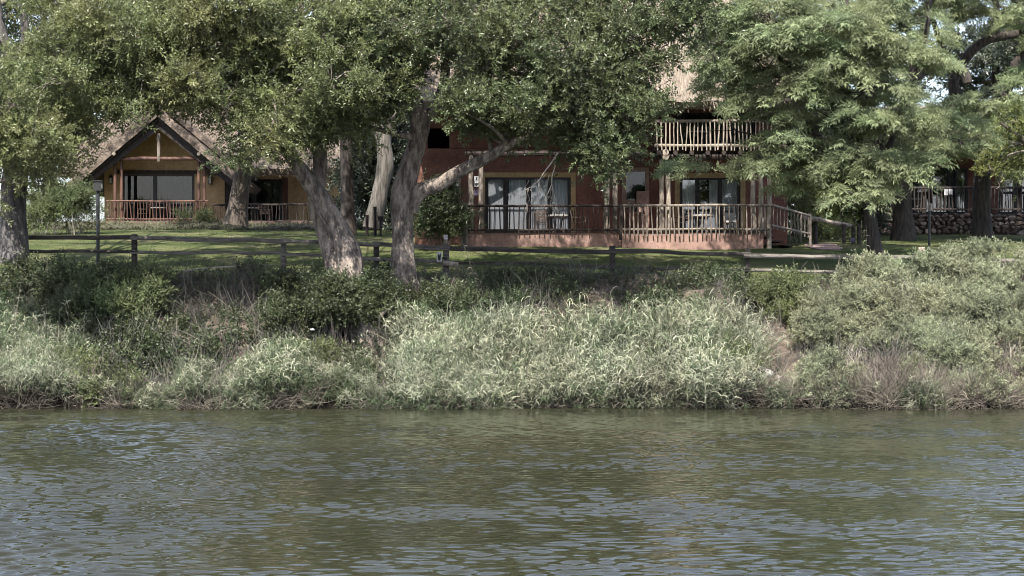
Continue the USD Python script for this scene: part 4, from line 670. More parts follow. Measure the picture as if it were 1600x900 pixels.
bl += sow([(265,125,.6),(300,128,.55),(335,135,.6),(352,165,.4),(405,190,.5),(440,205,.4),(470,205,.5),(500,195,.5),(150,128,.5),(122,140,.4),(180,145,.5),(418,222,.3),(455,225,.3),(540,200,.5),(280,140,.5),(318,150,.5),(250,145,.45),(385,185,.45),(425,205,.45),(130,150,.4),(160,140,.5),(290,152,.4),(325,160,.35),(395,212,.3),(440,222,.3),(175,160,.35),(225,135,.55),(262,130,.6),(300,135,.6),(345,148,.55),(385,170,.5),(425,190,.45),(460,205,.4),(150,130,.5)], lambda px, py: 75.6 + rg0.normal(0, .8), 50, 1.0, 34, 16)
bl += [B(px, py, Y, 75, 1.6, 50, 26 if Y > 85 else 12) for px, py, Y in [(120,-190,79),(260,-230,80),(400,-200,79),(500,-260,80),(330,-320,81),(200,-300,81),(60,-260,82),(90,-90,88),(180,-120,94),(270,-85,89),(350,-130,95),(430,-95,90),(500,-110,93),(40,-140,95),(230,-150,98),(130,-80,86),(310,-75,86),(400,-80,87),(20,-80,86),(160,-85,91),(330,-100,92),(450,-120,97),(120,-170,100),(310,-180,101)]]
bl = [b for b in bl if not (b[0][0] < X(95, 76) and b[0][2] > Z(70, 76))]
tree('leaning_tree', 'leaning double trunked tree rooted in the bank face, crown spread over the ochre lodge', 'tree', P(545, 540, 76.5), [l1, l2, l3, l4, l6, l7], 'bark_fig', 'fig', bl, 313, per=18, clr=.62, gap=.30, frac=.6)
# straight forked trunk: crown over the red lodge
k1 = limb((632, 470, 78.6, .62), (631, 435, 78.6, .47), (630, 390, 78.6, .40), (629, 345, 78.6, .38), (630, 300, 78.6, .42), (640, 262, 78.6, .36), (652, 220, 78.5, .33), (656, 190, 78.4, .36), (648, 160, 78.3, .30), (652, 140, 78.2, .12))
k2 = limb((640, 330, 78.6, .28), (655, 300, 78.5, .28), (688, 287, 78.3, .25), (722, 266, 78.0, .22), (760, 247, 77.7, .18), (815, 215, 77.3, .13), (880, 190, 77.0, .08), (950, 170, 76.8, .05))
k3 = limb((657, 196, 78.4, .26), (684, 160, 78.6, .20), (696, 110, 78.8, .16), (697, 55, 79.0, .14), (692, -20, 79.2, .12), (690, -110, 79.3, .08))
k4 = limb((650, 175, 78.3, .18), (625, 120, 78.0, .14), (600, 60, 77.8, .11), (570, -20, 77.6, .07)); k5 = limb((690, 140, 78.6, .18), (770, 100, 78.9, .14), (860, 60, 79.2, .11), (960, 40, 79.4, .08), (1060, 30, 79.6, .05))
k6 = limb((655, 215, 78.4, .14), (600, 205, 77.8, .09), (560, 190, 77.2, .05)); k7 = limb((632, 445, 78.5, .3), (622, 470, 78.0, .2), (610, 495, 77.6, .08)); k8 = limb((640, 440, 78.5, .28), (660, 465, 78.2, .16), (682, 480, 78, .06))
br = []
br = sow([(560,60),(610,110),(600,40),(640,60),(590,145,.8),(612,180,.4),(700,30),(740,60),(760,110),(735,145),(770,160,.9),(725,175,.6),(755,195,.6),(800,60),(820,115),(840,165),(800,190,.7),(845,200,.6),(880,85),(880,140),(895,185),(890,215,.6),(935,105),(935,160),(945,205),(945,235,.6),(965,260,.4),(975,145,.6),(985,190,.6),(985,225,.5),(990,70),(985,110,.6),(960,45),(920,30),(860,20),(1060,10,.8),(1105,15,.7),(1035,45,.5),(1010,165,.3),(1045,172,.22),(925,255,.4),(1075,48,.45),(1040,75,.35),(1100,60,.35),(1110,90,.25),(1025,140,.25)], lambda px, py: 77.0 + rg0.normal(0, 1.0) + .8 * (px > 1020), 50, 1.1, 36, 16)
for (px, py) in [(660,-20),(760,-20),(840,-50),(940,-50),(1040,-40),(560,-60),(700,-90),(850,-110),(1000,-110),(700,-10),(820,-30),(930,-10)]: br.append(B(px, py, 79.5, 80, 1.6, 55, 22))
br += [B(px, py, Y, 75, 1.6, 50, 26 if Y > 85 else 12) for px, py, Y in [(620,-200,79),(760,-220,80),(900,-200,80),(680,-320,81),(830,-310,81),(620,-90,88),(720,-110,92),(840,-95,89),(560,-130,94),(680,-80,86),(900,-85,86),(780,-130,96)]]
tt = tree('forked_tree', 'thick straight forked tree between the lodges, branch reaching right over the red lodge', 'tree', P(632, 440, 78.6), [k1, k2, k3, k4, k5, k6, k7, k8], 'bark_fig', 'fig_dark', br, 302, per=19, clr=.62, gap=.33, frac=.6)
rg = np.random.default_rng(12); ms = []
for a, b, r in (((872, 238), (842, 282), .03), ((842, 282), (810, 306), .02), ((842, 282), (838, 318), .018), ((868, 244), (862, 288), .026), ((862, 288), (842, 332), .018), ((862, 288), (872, 330), .012), ((826, 294), (822, 318), .012)): ms.append(log(P(*a, 77), P(*b, 77.05), r, r * .5, sides=5, n=4, seed=a[0] + b[1], bend=.03))
for k in range(26):
    o = P(rg.uniform(822, 866), rg.uniform(268, 320), 77.02); ms.append(log(o, o + [rg.normal(0, .16), .03, -rg.uniform(.15, .42)], .009, .004, sides=3, n=3, seed=900 + k, bend=.02))
part(tt, 'dead_branch', cat_(ms), M['twig_pale'], 50, 'bare pale dead branch hanging in front of the glass door')

# feathery trees on the right
a1 = limb((1368, 402, 84, .34), (1362, 360, 84, .25), (1357, 318, 84, .22), (1352, 285, 84, .22), (1335, 235, 84, .17), (1300, 170, 83.8, .13), (1240, 110, 83.5, .09), (1180, 60, 83.2, .06))
a2 = limb((1354, 300, 84, .15), (1376, 265, 84.1, .13), (1400, 200, 84.3, .12), (1430, 120, 84.5, .10), (1450, 30, 84.8, .07), (1460, -60, 85, .05))
a3 = limb((1350, 285, 84, .10), (1300, 255, 83.7, .08), (1230, 225, 83.4, .05), (1150, 205, 83.2, .03)); a4 = limb((1340, 245, 84, .14), (1345, 150, 84, .11), (1330, 60, 84, .08), (1320, -40, 84, .05))
ab = []
ab = sow([(1190,15),(1175,60,.7),(1210,60),(1180,100,.7),(1225,105),(1190,130,.6),(1240,145),(1225,180,.6),(1250,210,.6),(1195,258,.2),(1160,256,.16),(1120,256,.14),(1090,254,.1),(1150,140,.35),(1275,200),(1260,60),(1300,110),(1300,30),(1350,70),(1350,140),(1400,90),(1390,20),(1310,180),(1370,190),(1420,180,.8),(1245,245,.8),(1295,250),(1340,255),(1390,250,.8),(1210,10),(1330,300,.5),(1290,285,.5),(1150,20,.6),(1140,70,.5),(1150,120,.45),(1128,100,.3),(1200,170,.5),(1260,280,.4),(1360,285,.4),(1400,275,.4)], lambda px, py: 83.0 + rg0.normal(0, .8), 58, 1.3, 22, 19)
ab = [b for b in ab if b[1][0] > .1]
for (px, py) in [(1270,-40),(1200,-60),(1340,-60),(1420,-60),(1150,-50),(1240,50),(1300,0),(1400,40)]: ab.append(B(px, py, 85.4, 80, 1.2, 32, 14))
ab += [B(px, py, Y, 80, 1.5, 40, 22) for px, py, Y in [(1200,-160,85),(1330,-180,86),(1440,-160,86),(1270,-260,86),(1180,-100,91),(1260,-110,93),(1350,-100,92),(1430,-110,94),(1520,-120,92)]]
tree('feathery_tree', 'feathery pale green tree with slim dark trunk standing right of the red lodge', 'tree', P(1366, 396, 84), [a1, a2, a3, a4], 'bark_dark', 'acacia', ab, 303, per=20, clr=.62, lift=.05, gap=.36, flat=True, tbark='bark_dark', frac=.7)
c1 = limb((1411, 378, 102, .62), (1410, 340, 102, .46), (1408, 300, 102, .42), (1404, 262, 102, .44), (1412, 215, 102, .36), (1424, 130, 102, .32), (1432, 95, 102, .28), (1450, 20, 102, .2), (1460, -70, 102, .15))
c2 = limb((1425, 125, 102, .32), (1470, 100, 101.6, .26), (1505, 112, 101.3, .26), (1512, 130, 101.2, .2)); c3 = limb((1406, 255, 102, .26), (1380, 215, 101.6, .2), (1340, 180, 101, .14)); 
cb = [B(px, py, 101 + rg0.normal(0, 1.2), 56, 1.5, 24, 13) for (px, py) in [(1360,195),(1400,180),(1450,190),(1480,205),(1420,220),(1370,225),(1460,225),(1500,220),(1340,150),(1390,20),(1440,0),(1340,20),(1480,-20),(1400,-60),(1440,-110),(1340,-110),(1500,-90)]]
tree('dark_trunk_tree', 'heavy dark trunked tree standing in front of the rubble stone wall', 'tree', P(1411, 372, 102), [c1, c2, c3], 'bark_dark', 'acacia', cb, 304, per=20, clr=.75, lift=.05, gap=.37, flat=True, tbark='bark_dark', sc=(.8, 1.2))
d1 = limb((1535, 372, 106, .50), (1534, 320, 106, .42), (1536, 262, 106, .40), (1525, 200, 105.6, .36), (1490, 130, 105, .26), (1510, 90, 104.6, .22), (1545, 62, 104.2, .2), (1600, 50, 104, .18), (1660, 20, 104, .2))
d2 = limb((1492, 128, 105, .22), (1470, 70, 104.6, .16), (1455, 20, 104.4, .1)); d3 = limb((1528, 205, 105.6, .3), (1570, 150, 105, .24), (1590, 95, 104.6, .22), (1640, 40, 104.4, .14))
db = [B(px, py, 103.5 + rg0.normal(0, 1.2), 66, 1.5, 28, 14) for (px, py) in [(1500,180),(1550,175),(1600,185),(1520,215),(1570,215),(1610,225),(1490,5),(1540,0),(1590,10),(1640,40),(1520,-50),(1600,-60),(1640,130),(1565,150),(1620,250),(1660,220),(1560,-120)]]
tree('spreading_tree', 'dark limbed tree at the right edge with crooked boughs against the sky', 'tree', P(1535, 372, 106), [d1, d2, d3], 'bark_dark', 'acacia', db, 305, per=26, clr=.62, lift=0, gap=.38, flat=True, tbark='bark_dark', sc=(.9, 1.4))
e1 = limb((1680, 380, 84.5, .16), (1672, 330, 84.5, .13), (1650, 270, 84, .11), (1600, 220, 83.6, .08), (1560, 190, 83.4, .04))
tree('yellowish_tree', 'yellow green young tree leaning in at the right edge before the shaded lodge', 'tree', P(1680, 385, 84.5), [e1], 'bark_brown', 'yellow', [B(px, py, 83.6 + rg0.normal(0, .5), 30, .6, 22, 7) for (px, py) in [(1590,220),(1560,262),(1580,245),(1620,230),(1640,260),(1590,190),(1566,285)]], 306, per=9, clr=.45, gap=.42, sc=(.5, .9))
# far left: thick grey trunk, hanging foliage
f1 = limb((22, 412, 81, .62), (22, 385, 81, .50), (21, 340, 81, .46), (22, 290, 81, .45), (28, 240, 81, .42), (20, 160, 81, .34), (0, 60, 81, .28), (-20, -60, 81, .2)); f2 = limb((24, 230, 81, .28), (60, 150, 80.7, .20), (90, 60, 80.5, .17), (98, 0, 80.4, .15), (110, -80, 80.3, .1)); f3 = limb((10, 120, 81, .2), (40, 50, 80.6, .16), (30, 10, 80.4, .12), (-10, -20, 80.2, .08))
fb = [B(px, py, 80 + rg0.normal(0, .8), 52, 1.1, 40, 12) for (px, py) in [(10,170),(50,195),(-10,230),(40,240),(75,225),(20,262),(95,200),(-30,150),(-30,280),(120,150),(-20,90)]] + [B(px, py, 83 + rg0.normal(0, .8), 60, 1.2, 45, 10) for (px, py) in [(10,20),(60,60),(120,10),(40,-50),(140,-60),(-20,-30)]]
fb += [B(px, py, Y, 95, 2.0, 40, 34) for px, py, Y in [(60,-80,88),(200,-75,92),(340,-80,96),(480,-75,98),(120,-120,99),(270,-130,102),(420,-110,103)]]
tree('grey_trunk_tree', 'stout grey fissured trunk at the left edge with foliage hanging over it', 'tree', P(22, 400, 81), [f1, f2, f3], 'bark_grey', 'fig', fb, 307, per=18, clr=.58, gap=.38)
# three trunks between and before the lodges
g1 = limb((368, 352, 108, .62), (372, 320, 108, .46), (378, 280, 108, .42), (382, 240, 108, .40), (384, 200, 108, .36), (396, 100, 108, .25), (400, 0, 108, .14)); g2 = limb((381, 230, 108, .24), (410, 190, 107.5, .16), (440, 140, 107.2, .1))
tree('brown_trunk_tree', 'rough brown trunk leaning slightly right in front of the ochre lodge side door', 'tree', P(370, 348, 108), [g1, g2], 'bark_brown', 'fig_dark', [B(px, py, 106.5 + rg0.normal(0, .6), 16, .6, 10, 6) for (px, py) in [(352,238),(372,232),(392,246)]] + [B(px, py, 107 + rg0.normal(0, 1.5), 60, 2.0, 44, 14) for (px, py) in [(400,60),(380,0),(430,90),(350,60),(200,-60),(260,-20),(320,-60),(400,-100),(480,-60),(260,-130),(160,-120),(360,-170),(460,-160)]], 308, per=18, clr=.7, gap=.42)
h1 = limb((543, 366, 100, .44), (543, 320, 100, .30), (542, 280, 100, .28), (541, 230, 100, .26), (540, 150, 100, .22), (544, 40, 100, .16), (546, -60, 100, .1))
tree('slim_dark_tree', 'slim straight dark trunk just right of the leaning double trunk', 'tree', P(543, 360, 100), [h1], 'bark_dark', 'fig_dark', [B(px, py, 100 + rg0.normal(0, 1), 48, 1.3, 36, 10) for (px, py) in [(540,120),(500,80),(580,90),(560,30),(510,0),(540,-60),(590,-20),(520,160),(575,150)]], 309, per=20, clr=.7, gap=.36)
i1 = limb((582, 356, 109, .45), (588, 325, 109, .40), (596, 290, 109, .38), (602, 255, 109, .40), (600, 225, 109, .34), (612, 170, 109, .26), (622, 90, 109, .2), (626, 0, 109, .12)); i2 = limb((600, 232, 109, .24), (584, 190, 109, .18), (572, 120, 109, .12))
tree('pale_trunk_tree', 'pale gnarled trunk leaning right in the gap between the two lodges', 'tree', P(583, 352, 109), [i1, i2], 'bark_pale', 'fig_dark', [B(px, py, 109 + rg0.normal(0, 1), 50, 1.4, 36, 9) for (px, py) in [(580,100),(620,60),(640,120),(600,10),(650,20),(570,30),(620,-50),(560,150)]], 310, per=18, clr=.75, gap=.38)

# ---------------------------------------------------------------- trees and hedges behind
lab = ['far dark tree left of the ochre lodge roof', 'far tree rising behind the ochre gable', 'far tree behind the ochre lodge side roof', 'far tree behind the gap between the lodges', 'far tree rising left of the red lodge roof', 'far tree behind the red lodge roof ridge', 'far tree behind the right hip of the red lodge roof', 'far tree between the red lodge and the shaded lodge', 'far tree behind the shaded lodge roof', 'far tree at the right edge behind the crooked boughs', 'far tree at the left edge behind the stout grey trunk']
spec = [(70, 60, 138, 95), (235, 20, 144, 100), (440, 60, 140, 95), (580, 90, 134, 85), (690, 40, 142, 80), (900, -40, 150, 120), (1130, 40, 140, 75), (1290, 80, 136, 90), (1555, 40, 145, 70), (1660, 60, 138, 75), (-60, 40, 136, 90)]
for k, (px, py, Y, r) in enumerate(spec):
    rg = np.random.default_rng(500 + k); gz = float(ground(X(px, Y), Y)); b = np.array([X(px, Y), Y, gz]); s = Y / FPX
    L = [[(*b, .45), (*(b + [rg.normal(0, .4), 0, 3.5]), .34), (*(P(px, py + 60, Y)), .24), (*P(px, py - 60, Y), .1)]]
    bb = [B(px + rg.normal(0, r * .6), py + rg.normal(0, r * .8) + (40 if k != 5 else 0), Y + rg.normal(0, 2.0), r * .55, 2.0, r * .42, 12) for _ in range(12)]
    tree('far_tree', lab[k], 'tree', b, L, 'bark_dark', 'far', bb, 520 + k, per=17, clr=1.0, gap=.36, tw=.05, frac=.4, group='trees behind the lodges', sides=8)
def bush(name, label, cat, blobs, kind, seed, per=20, clr=.4, tb='twig', gap=0.0, lift=.35, sc=(.75, 1.2), group=None, up=True, fr=.35, tw=.018):
    """A shrub: stems rising from its base on the ground into leaf clusters."""
    rg = np.random.default_rng(seed); c = np.mean([b[0] for b in blobs], 0); base = np.array([c[0], c[1], float(ground(c[0], c[1]))]); t = thing(name, label, cat, base, group)
    pos, dr, cl = blobs_to_sprays(blobs, rg, per, clr, .6, lift, gap, seed)
    gz = ground(pos[:, 0], pos[:, 1]) - .05; w = pos[:, 2] > gz; pos, dr = pos[w], dr[w]
    def st(c, e): x, y = c[0] + (e[0] - c[0]) * .35 + rg.normal(0, .12), c[1] + (e[1] - c[1]) * .3 + rg.normal(0, .12); return np.array([x, y, float(ground(x, y)) - .05])
    part(t, 'stem', twigs(cl, rg, tw, frac=fr, start=st), M[tb], 60)
    scatter(numbered(t.path, 'foliage'), protos(kind), pos - t.o, quats(dr, rg), rg.uniform(*sc, len(pos)), rg); keys(stage.GetPrimAtPath(t.path + '/foliage'), kind='stuff'); return t
# hedges and bushes up on the lawn
bush('hedge', 'tall dark leafy thicket filling the gap between the two lodges', 'hedge', [B(px, py, 113 + rg0.normal(0, .6), 34, 1.0, 34, 16) for px in (560, 590, 620, 650) for py in (215, 260, 300, 335)], 'far', 601, per=12, clr=.7, sc=(.5, .9))
bush('round_shrub', 'round dense dark green bush at the left end of the red lodge deck', 'shrub', [B(px, py, 91.5, 26, .9, 28, 16) for (px, py) in [(668,330),(690,322),(700,340),(678,345),(684,310)]], 'dark_shrub', 602, per=26, clr=.4)
bush('round_shrub', 'large grey green bush between the stout grey trunk and the lamp post', 'shrub', [B(px, py, 106 + rg0.normal(0, .5), 30, 1.0, 24, 13) for (px, py) in [(60,322),(85,315),(112,312),(128,318),(100,328),(122,332),(65,338),(90,312)]], 'mid_shrub', 603, per=20, clr=.5, sc=(.8, 1.2), tb='twig_pale')
bush('small_shrub', 'small low green bush against the ochre lodge front railing', 'shrub', [B(px, 341, 115.2, 15, .5, 8, 7) for px in (302, 318)], 'mid_shrub', 604, per=14, clr=.4)
bush('lime_shrub', 'bright lime leaved bush between the red lodge steps and the feathery tree', 'shrub', [B(px, py, 103 + rg0.normal(0, .4), 22, .8, 20, 10) for (px, py) in [(1280,310),(1300,295),(1295,325),(1275,330),(1310,315)]], 'yellow', 605, per=14, clr=.5)
bush('hedge', 'dark thicket right of the red lodge behind the steps', 'hedge', [B(px, py, 108 + rg0.normal(0, .5), 32, 1.0, 30, 14) for px in (1235, 1270, 1310, 1345) for py in (250, 290, 330)], 'far', 606, per=12, clr=.7, sc=(.5, .9))
bush('grey_shrub', 'pale leaved sprawling bush just behind the steps of the red lodge', 'shrub', [B(px, py, 97, 16, .5, 18, 7) for (px, py) in [(1238,300),(1250,320),(1232,325)]], 'mid_shrub', 607, per=14, clr=.4, tb='twig_pale')
bush('small_shrub', 'low green shrubs at the foot of the log handrail', 'shrub', [B(px, py, 98, 20, .5, 8, 8) for (px, py) in [(1280,362),(1310,360),(1296,356)]], 'mid_shrub', 608, per=14, clr=.35)
# shrubs on the bank
def mound(px0, px1, top, bot, Y0, Y1, n, rp, seed, nc=14):
    rg = np.random.default_rng(seed); out = []
    for _ in range(n):
        f = rg.random(); px = px0 + (px1 - px0) * rg.random(); py = bot + (top - bot) * f; Y = Y0 + (Y1 - Y0) * f + rg.normal(0, .25); r = rp * rg.uniform(.75, 1.2); out.append(B(px, py, Y, r, r * Y / FPX * .9, r * .8, nc))
    return out
sil = [(1455, 1530, 405, 470, 'silver leaved bush at the crest just right of the pale board', 78.5, 79.8), (1540, 1640, 400, 470, 'tall silver leaved bush at the right edge of the bank crest', 78.0, 79.5), (1330, 1440, 425, 490, 'silver green bush spilling over the lower fence rail by the feathery tree', 78.2, 79.6),
       (1270, 1350, 465, 530, 'yellowish silver bush right above the bare earth patch', 76.5, 78.2), (1370, 1470, 470, 550, 'silver leaved bush in the middle of the right bank', 75.6, 77.6), (1490, 1630, 470, 560, 'broad silver bush halfway up the bank at the right edge', 75.4, 77.4), (1290, 1440, 540, 624, 'dense silver bush low on the right bank', 73.0, 75.2), (1440, 1640, 540, 628, 'silver bush drooping to the water at the right edge', 72.9, 75.0)]
for k, (a, b, tp, bt, lb, Y0, Y1) in enumerate(sil): bush('silver_bush', lb, 'bush', mound(a, b, tp, bt, Y0, Y1, 19, 27, 620 + k, 20), 'silver', 640 + k, per=16, clr=.28, tb='twig_pale', gap=.43, fr=.5, group='silver bushes on the right bank')
drk = [(556, 600, 440, 490, 'dark creeper growing beside the base of the leaning trunk', 76.6, 77.6, 'dark_shrub'), (560, 650, 440, 500, 'dark green shrub between the two big bank trunks', 77.4, 78.4, 'dark_shrub'), (640, 730, 455, 500, 'dark shrub right of the straight forked trunk', 77.2, 79.0, 'dark_shrub'), (760, 860, 445, 488, 'dark broad shrub on the crest below the left deck', 78.6, 80.4, 'dark_shrub'), (850, 960, 448, 488, 'dark shrub on the crest below the flower pot', 78.6, 80.6, 'dark_shrub'),
       (990, 1080, 446, 492, 'dark shrub on the crest below the right deck', 78.4, 80.4, 'dark_shrub'), (1090, 1180, 440, 490, 'dark green shrub hiding the fence post below the balcony', 78.2, 80.4, 'dark_shrub'), (1195, 1260, 448, 488, 'olive shrub on the crest between dark scrub and silver bushes', 78.4, 79.6, 'mid_shrub'),
       (30, 130, 425, 475, 'dark shrub below the stout grey trunk', 78.4, 80.2, 'dark_shrub'), (110, 200, 435, 490, 'dark leafy shrub below the garden lamp post', 77.4, 79.4, 'dark_shrub'), (170, 240, 430, 500, 'mid green shrub in the middle of the left bank', 77.0, 79.0, 'mid_shrub'), (370, 450, 440, 492, 'dark shrub on the bank crest left of the leaning tree', 77.6, 79.4, 'dark_shrub'), (505, 545, 452, 490, 'thin creeper hanging over the foot of the leaning trunk', 75.9, 76.3, 'dark_shrub'), (440, 520, 440, 510, 'dark shrub tangle just left of the leaning tree', 76.4, 78.4, 'dark_shrub'),
       (180, 270, 520, 580, 'low olive shrub above the water left of the bare slope', 74.6, 76.2, 'dark_shrub'), (110, 200, 570, 620, 'leafy pale green plant at the waterline on the left', 73.2, 74.4, 'mid_shrub'), (440, 520, 560, 610, 'bright leafy plant among green reeds left of the roots', 73.6, 74.6, 'mid_shrub'), (1110, 1165, 540, 590, 'lime green herb at the right end of the pale reeds', 73.4, 74.4, 'mid_shrub'), (1255, 1300, 575, 615, 'sparse leafy sprigs right of the pale rocks', 73.2, 74.0, 'silver')]
for k, (a, b, tp, bt, lb, Y0, Y1, kd) in enumerate(drk): bush('bank_shrub', lb, 'shrub', mound(a, b, tp, bt, Y0, Y1, 9, 25, 660 + k, 12), kd, 680 + k, per=16, clr=.40, gap=.38, group='shrubs growing on the river bank')

# ---------------------------------------------------------------- reeds, grasses, dead stalks: what nobody could count
def carpet(name, label, cat, kind, n, xr, yr, seed, sc=(.7, 1.2), lean=.25, noise=None, lim=.5, dens=None, hs=None, face=-.25):
    """Plants scattered over the ground inside px/Y bounds, leaning a little towards the water."""
    rg = np.random.default_rng(seed); y = rg.uniform(*yr, n); x = X(rg.uniform(*xr, n), y)
    if noise: w = meshkit.fbm(np.stack([x * noise, y * noise * 1.4, 0 * x], -1), 3, seed) > lim; x, y = x[w], y[w]
    if dens is not None: w = rg.random(len(x)) < dens(800 + x / y * FPX, y); x, y = x[w], y[w]
    y = y + shore(x) * np.clip((78 - y) / 3, 0, 1); z = ground(x, y) - .02; d = np.c_[rg.normal(0, lean, len(x)), rg.normal(0, lean, len(x)) + (face(y) if callable(face) else face), np.ones(len(x))]; s = rg.uniform(*sc, len(x))
    if hs is not None: s = s * hs(800 + x / y * FPX, y)
    path = numbered('/World', name); p = scatter(path, protos(kind), np.c_[x, y, z], quats(d, rg), s, rg); keys(p.GetPrim(), label, cat, None, 'stuff')
def hump(cs):      # height of a reed bed along the shore
    return lambda px, y: np.clip(sum(h * np.exp(-((px - c) / w) ** 2) for c, w, h in cs), .25, 3.4)
carpet('reed_bed', 'large sunlit pale green reed bed overhanging the water in the middle', 'reeds', 'reed', 8200, (632, 1172), (72.95, 76.2), 801, (.55, 1.2), .42, hs=lambda px, y: np.clip(1.05 + .22 * np.sin(px / 37.) * np.sin(px / 15.) + .3 * np.exp(-((px - 1000) / 160) ** 2), .6, 2.2) * np.interp(y, [72, 73, 76.2], [.8, 1.0, 1.25]), face=lambda y: np.interp(y, [72.9, 74.2], [-1.0, -.2]))
carpet('reed_tips', 'upright spiky reed tips along the top of the pale reed bed', 'reeds', 'spike', 700, (640, 1165), (74.4, 76.4), 812, (.8, 1.7), .16, noise=.9, lim=.42)
carpet('reed_bed', 'green reed bed at the water left of the exposed roots', 'reeds', 'green_reed', 2900, (292, 575), (73.0, 74.9), 802, (.7, 1.1), .33, hs=lambda px, y: 1.0 + .35 * np.sin(px / 31.), face=lambda y: np.interp(y, [72.9, 74.2], [-.9, -.2]))
carpet('reed_bed', 'pale reed bed at the water at the left edge', 'reeds', 'reed', 1800, (-60, 118), (72.95, 74.5), 803, (.7, 1.1), .33, face=lambda y: np.interp(y, [72.9, 74.2], [-.9, -.2]))
carpet('bank_fringe', 'straggling grass hanging over the cut edge of the bank to the water', 'grass', 'green_reed', 2700, (-60, 1660), (72.74, 73.1), 815, (.4, .9), .45, noise=.7, lim=.44, face=-.8)
carpet('bank_fringe', 'pale dry stems hanging over the cut edge of the bank to the water', 'grass', 'stalk', 2600, (-60, 1660), (72.74, 73.3), 816, (.4, 1.1), .7, noise=.7, lim=.36, face=-.8)
carpet('tall_grass', 'tall grey green grass on the left bank above the pale reeds', 'grass', 'green_reed', 900, (-60, 130), (74.0, 78.5), 804, (.8, 1.3), .3, noise=.8, lim=.42)
carpet('tall_grass', 'pale grass growing out of the silver bushes on the right bank', 'grass', 'reed', 260, (1400, 1500), (76.0, 78.6), 805, (.8, 1.2), .25)
carpet('dead_stalks', 'grey tangle of dead stalks hanging to the water along the shore', 'dead stalks', 'dry', 3600, (-60, 1660), (72.85, 73.5), 806, (.4, .9), .6, noise=.5, lim=.42, face=-.6, dens=lambda px, y: np.where((px > 1165) & (px < 1270) & (y < 78), .12, np.where(px > 1290, .4, 1)))
carpet('dry_grass', 'dry brown grass and litter over the bare slope of the bank', 'dry grass', 'dry', 9000, (-60, 1660), (73.4, 81.4), 807, (.25, .8), .55, noise=.6, lim=.40, dens=lambda px, y: np.where((px > 1165) & (px < 1265) & (y < 76), .45, 1))
carpet('weeds', 'low green weeds scattered over the bank', 'weeds', 'dark_shrub', 6500, (-60, 1660), (72.8, 80.7), 808, (.6, 1.3), .55, noise=.45, lim=.45, dens=lambda px, y: np.where((px > 1160) & (px < 1275) & (y < 78), .12, 1))
carpet('pale_stalks', 'fine pale bare twigs at the foot of the silver bushes', 'twigs', 'stalk', 900, (1150, 1660), (72.9, 74.8), 809, (.6, 1.1), .6, face=-.4, dens=lambda px, y: np.where((px < 1290) & (y > 73.4), .15, 1))
carpet('lawn_grass', 'short grass blades of the lawn', 'grass', 'grass', 26000, (-60, 1660), (81.4, 112.5), 810, (.5, 1.1), .3, noise=.35, lim=.40)
carpet('flower_bed', 'low bed of greyish strap leaved plants in front of the ochre lodge', 'plants', 'bed', 2200, (85, 495), (112.4, 115.5), 811, (.6, 1.4), .3)
carpet('dead_brush', 'pale dead twigs and stalks standing along the foot of the bank', 'dead twigs', 'dead', 1500, (-60, 1660), (72.9, 74.4), 819, (.5, 1.1), .7, noise=.6, lim=.46, dens=lambda px, y: np.where((px > 1165) & (px < 1270) & (y < 78), .12, np.where(px > 1290, .4, 1)))
carpet('dead_brush', 'tangled grey brown dead twigs among the dark shrubs of the bank', 'dead twigs', 'dead', 4200, (-60, 1660), (74.0, 80.6), 817, (.6, 1.5), .6, noise=.5, lim=.44, dens=lambda px, y: np.where((px > 1165) & (px < 1270) & (y < 79), .1, np.where(y > 79.4, .35, 1)))
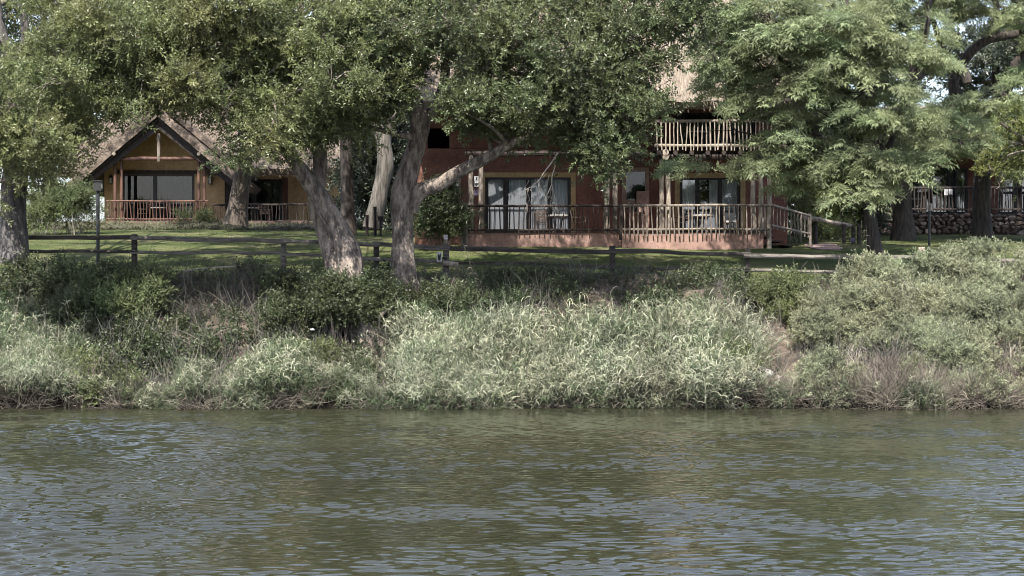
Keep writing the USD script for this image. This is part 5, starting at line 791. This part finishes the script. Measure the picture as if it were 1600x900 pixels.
carpet('brush', 'dense low brush covering the left bank slope', 'brush', 'dark_shrub', 4200, (-60, 640), (73.6, 80.3), 818, (.9, 1.9), .5, noise=.7, lim=.44, dens=lambda px, y: np.where((px > 235) & (px < 400) & (y > 77.5), .15, 1))
# single tall reeds standing clear of the rest
def tall_reed(label, px, py, Y, top, seed, m='reed_leaf', nl=12, head=False):
    rg = np.random.default_rng(seed); a, b = P(px, py, Y), P(*top, Y + rg.normal(0, .1)); t = thing('tall_reed', label, 'reed', a, 'tall reeds standing clear on the bank'); st = spline([a, (a + b) / 2 + [rg.normal(0, .05), 0, .05], b], 12); part(t, 'stem', tube(st, np.linspace(.016, .006, 12), 5), M['straw_stem'], 60)
    for k in range(nl):
        i = 2 + int(9.5 * k / nl); s = 1 if k % 2 else -1; o = st[i]; L = rg.uniform(.45, .8); q = np.linspace(0, 1, 6); c = o + np.outer(q * (1 - .35 * q), [s * L * .55, rg.normal(0, .15), 0]) + np.outer(.35 * q - 1.05 * q ** 2, [0, 0, L]); w = .028 * (1 - q ** 2 * .95)
        n = np.array([0, .8, .6]); v = np.stack([c + np.outer(w / 2, n), c - np.outer(w / 2, n)], 1).reshape(-1, 3); j = np.arange(5) * 2; part(t, 'leaf', (v, np.vstack([np.c_[j, j + 1, j + 3], np.c_[j, j + 3, j + 2]])), M[m])
    if head: part(t, 'seed_head', tube(spline([b, b + [-.16, 0, -.10], b + [-.24, 0, -.34]], 8), [.015, .05, .075, .09, .085, .07, .05, .01], 7, .5, seed), M['straw_stem'], 40)
tall_reed('tall pale reed with drooping leaves in front of the feathery tree trunk', 1357, 440, 80.6, (1354, 352), 901, nl=9)
tall_reed('leaning dry reed with a hanging leaf tuft right of the notice post', 752, 470, 79.0, (722, 376), 902, 'straw_stem')
tall_reed('tall dead reed with hanging straw coloured leaves at the left edge', 14, 560, 76.5, (34, 430), 903, 'straw_stem', 14)
tall_reed('reed stalk bent left with one pale feathery seed head below the forked trunk', 632, 480, 76.6, (604, 486), 904, nl=2, head=True)
tall_reed('tall reed rising from the pale reed bed under the flower pot', 942, 545, 74.6, (938, 462), 905)
tall_reed('tall reed rising from the pale reed bed under the left deck', 850, 555, 74.6, (847, 470), 906)
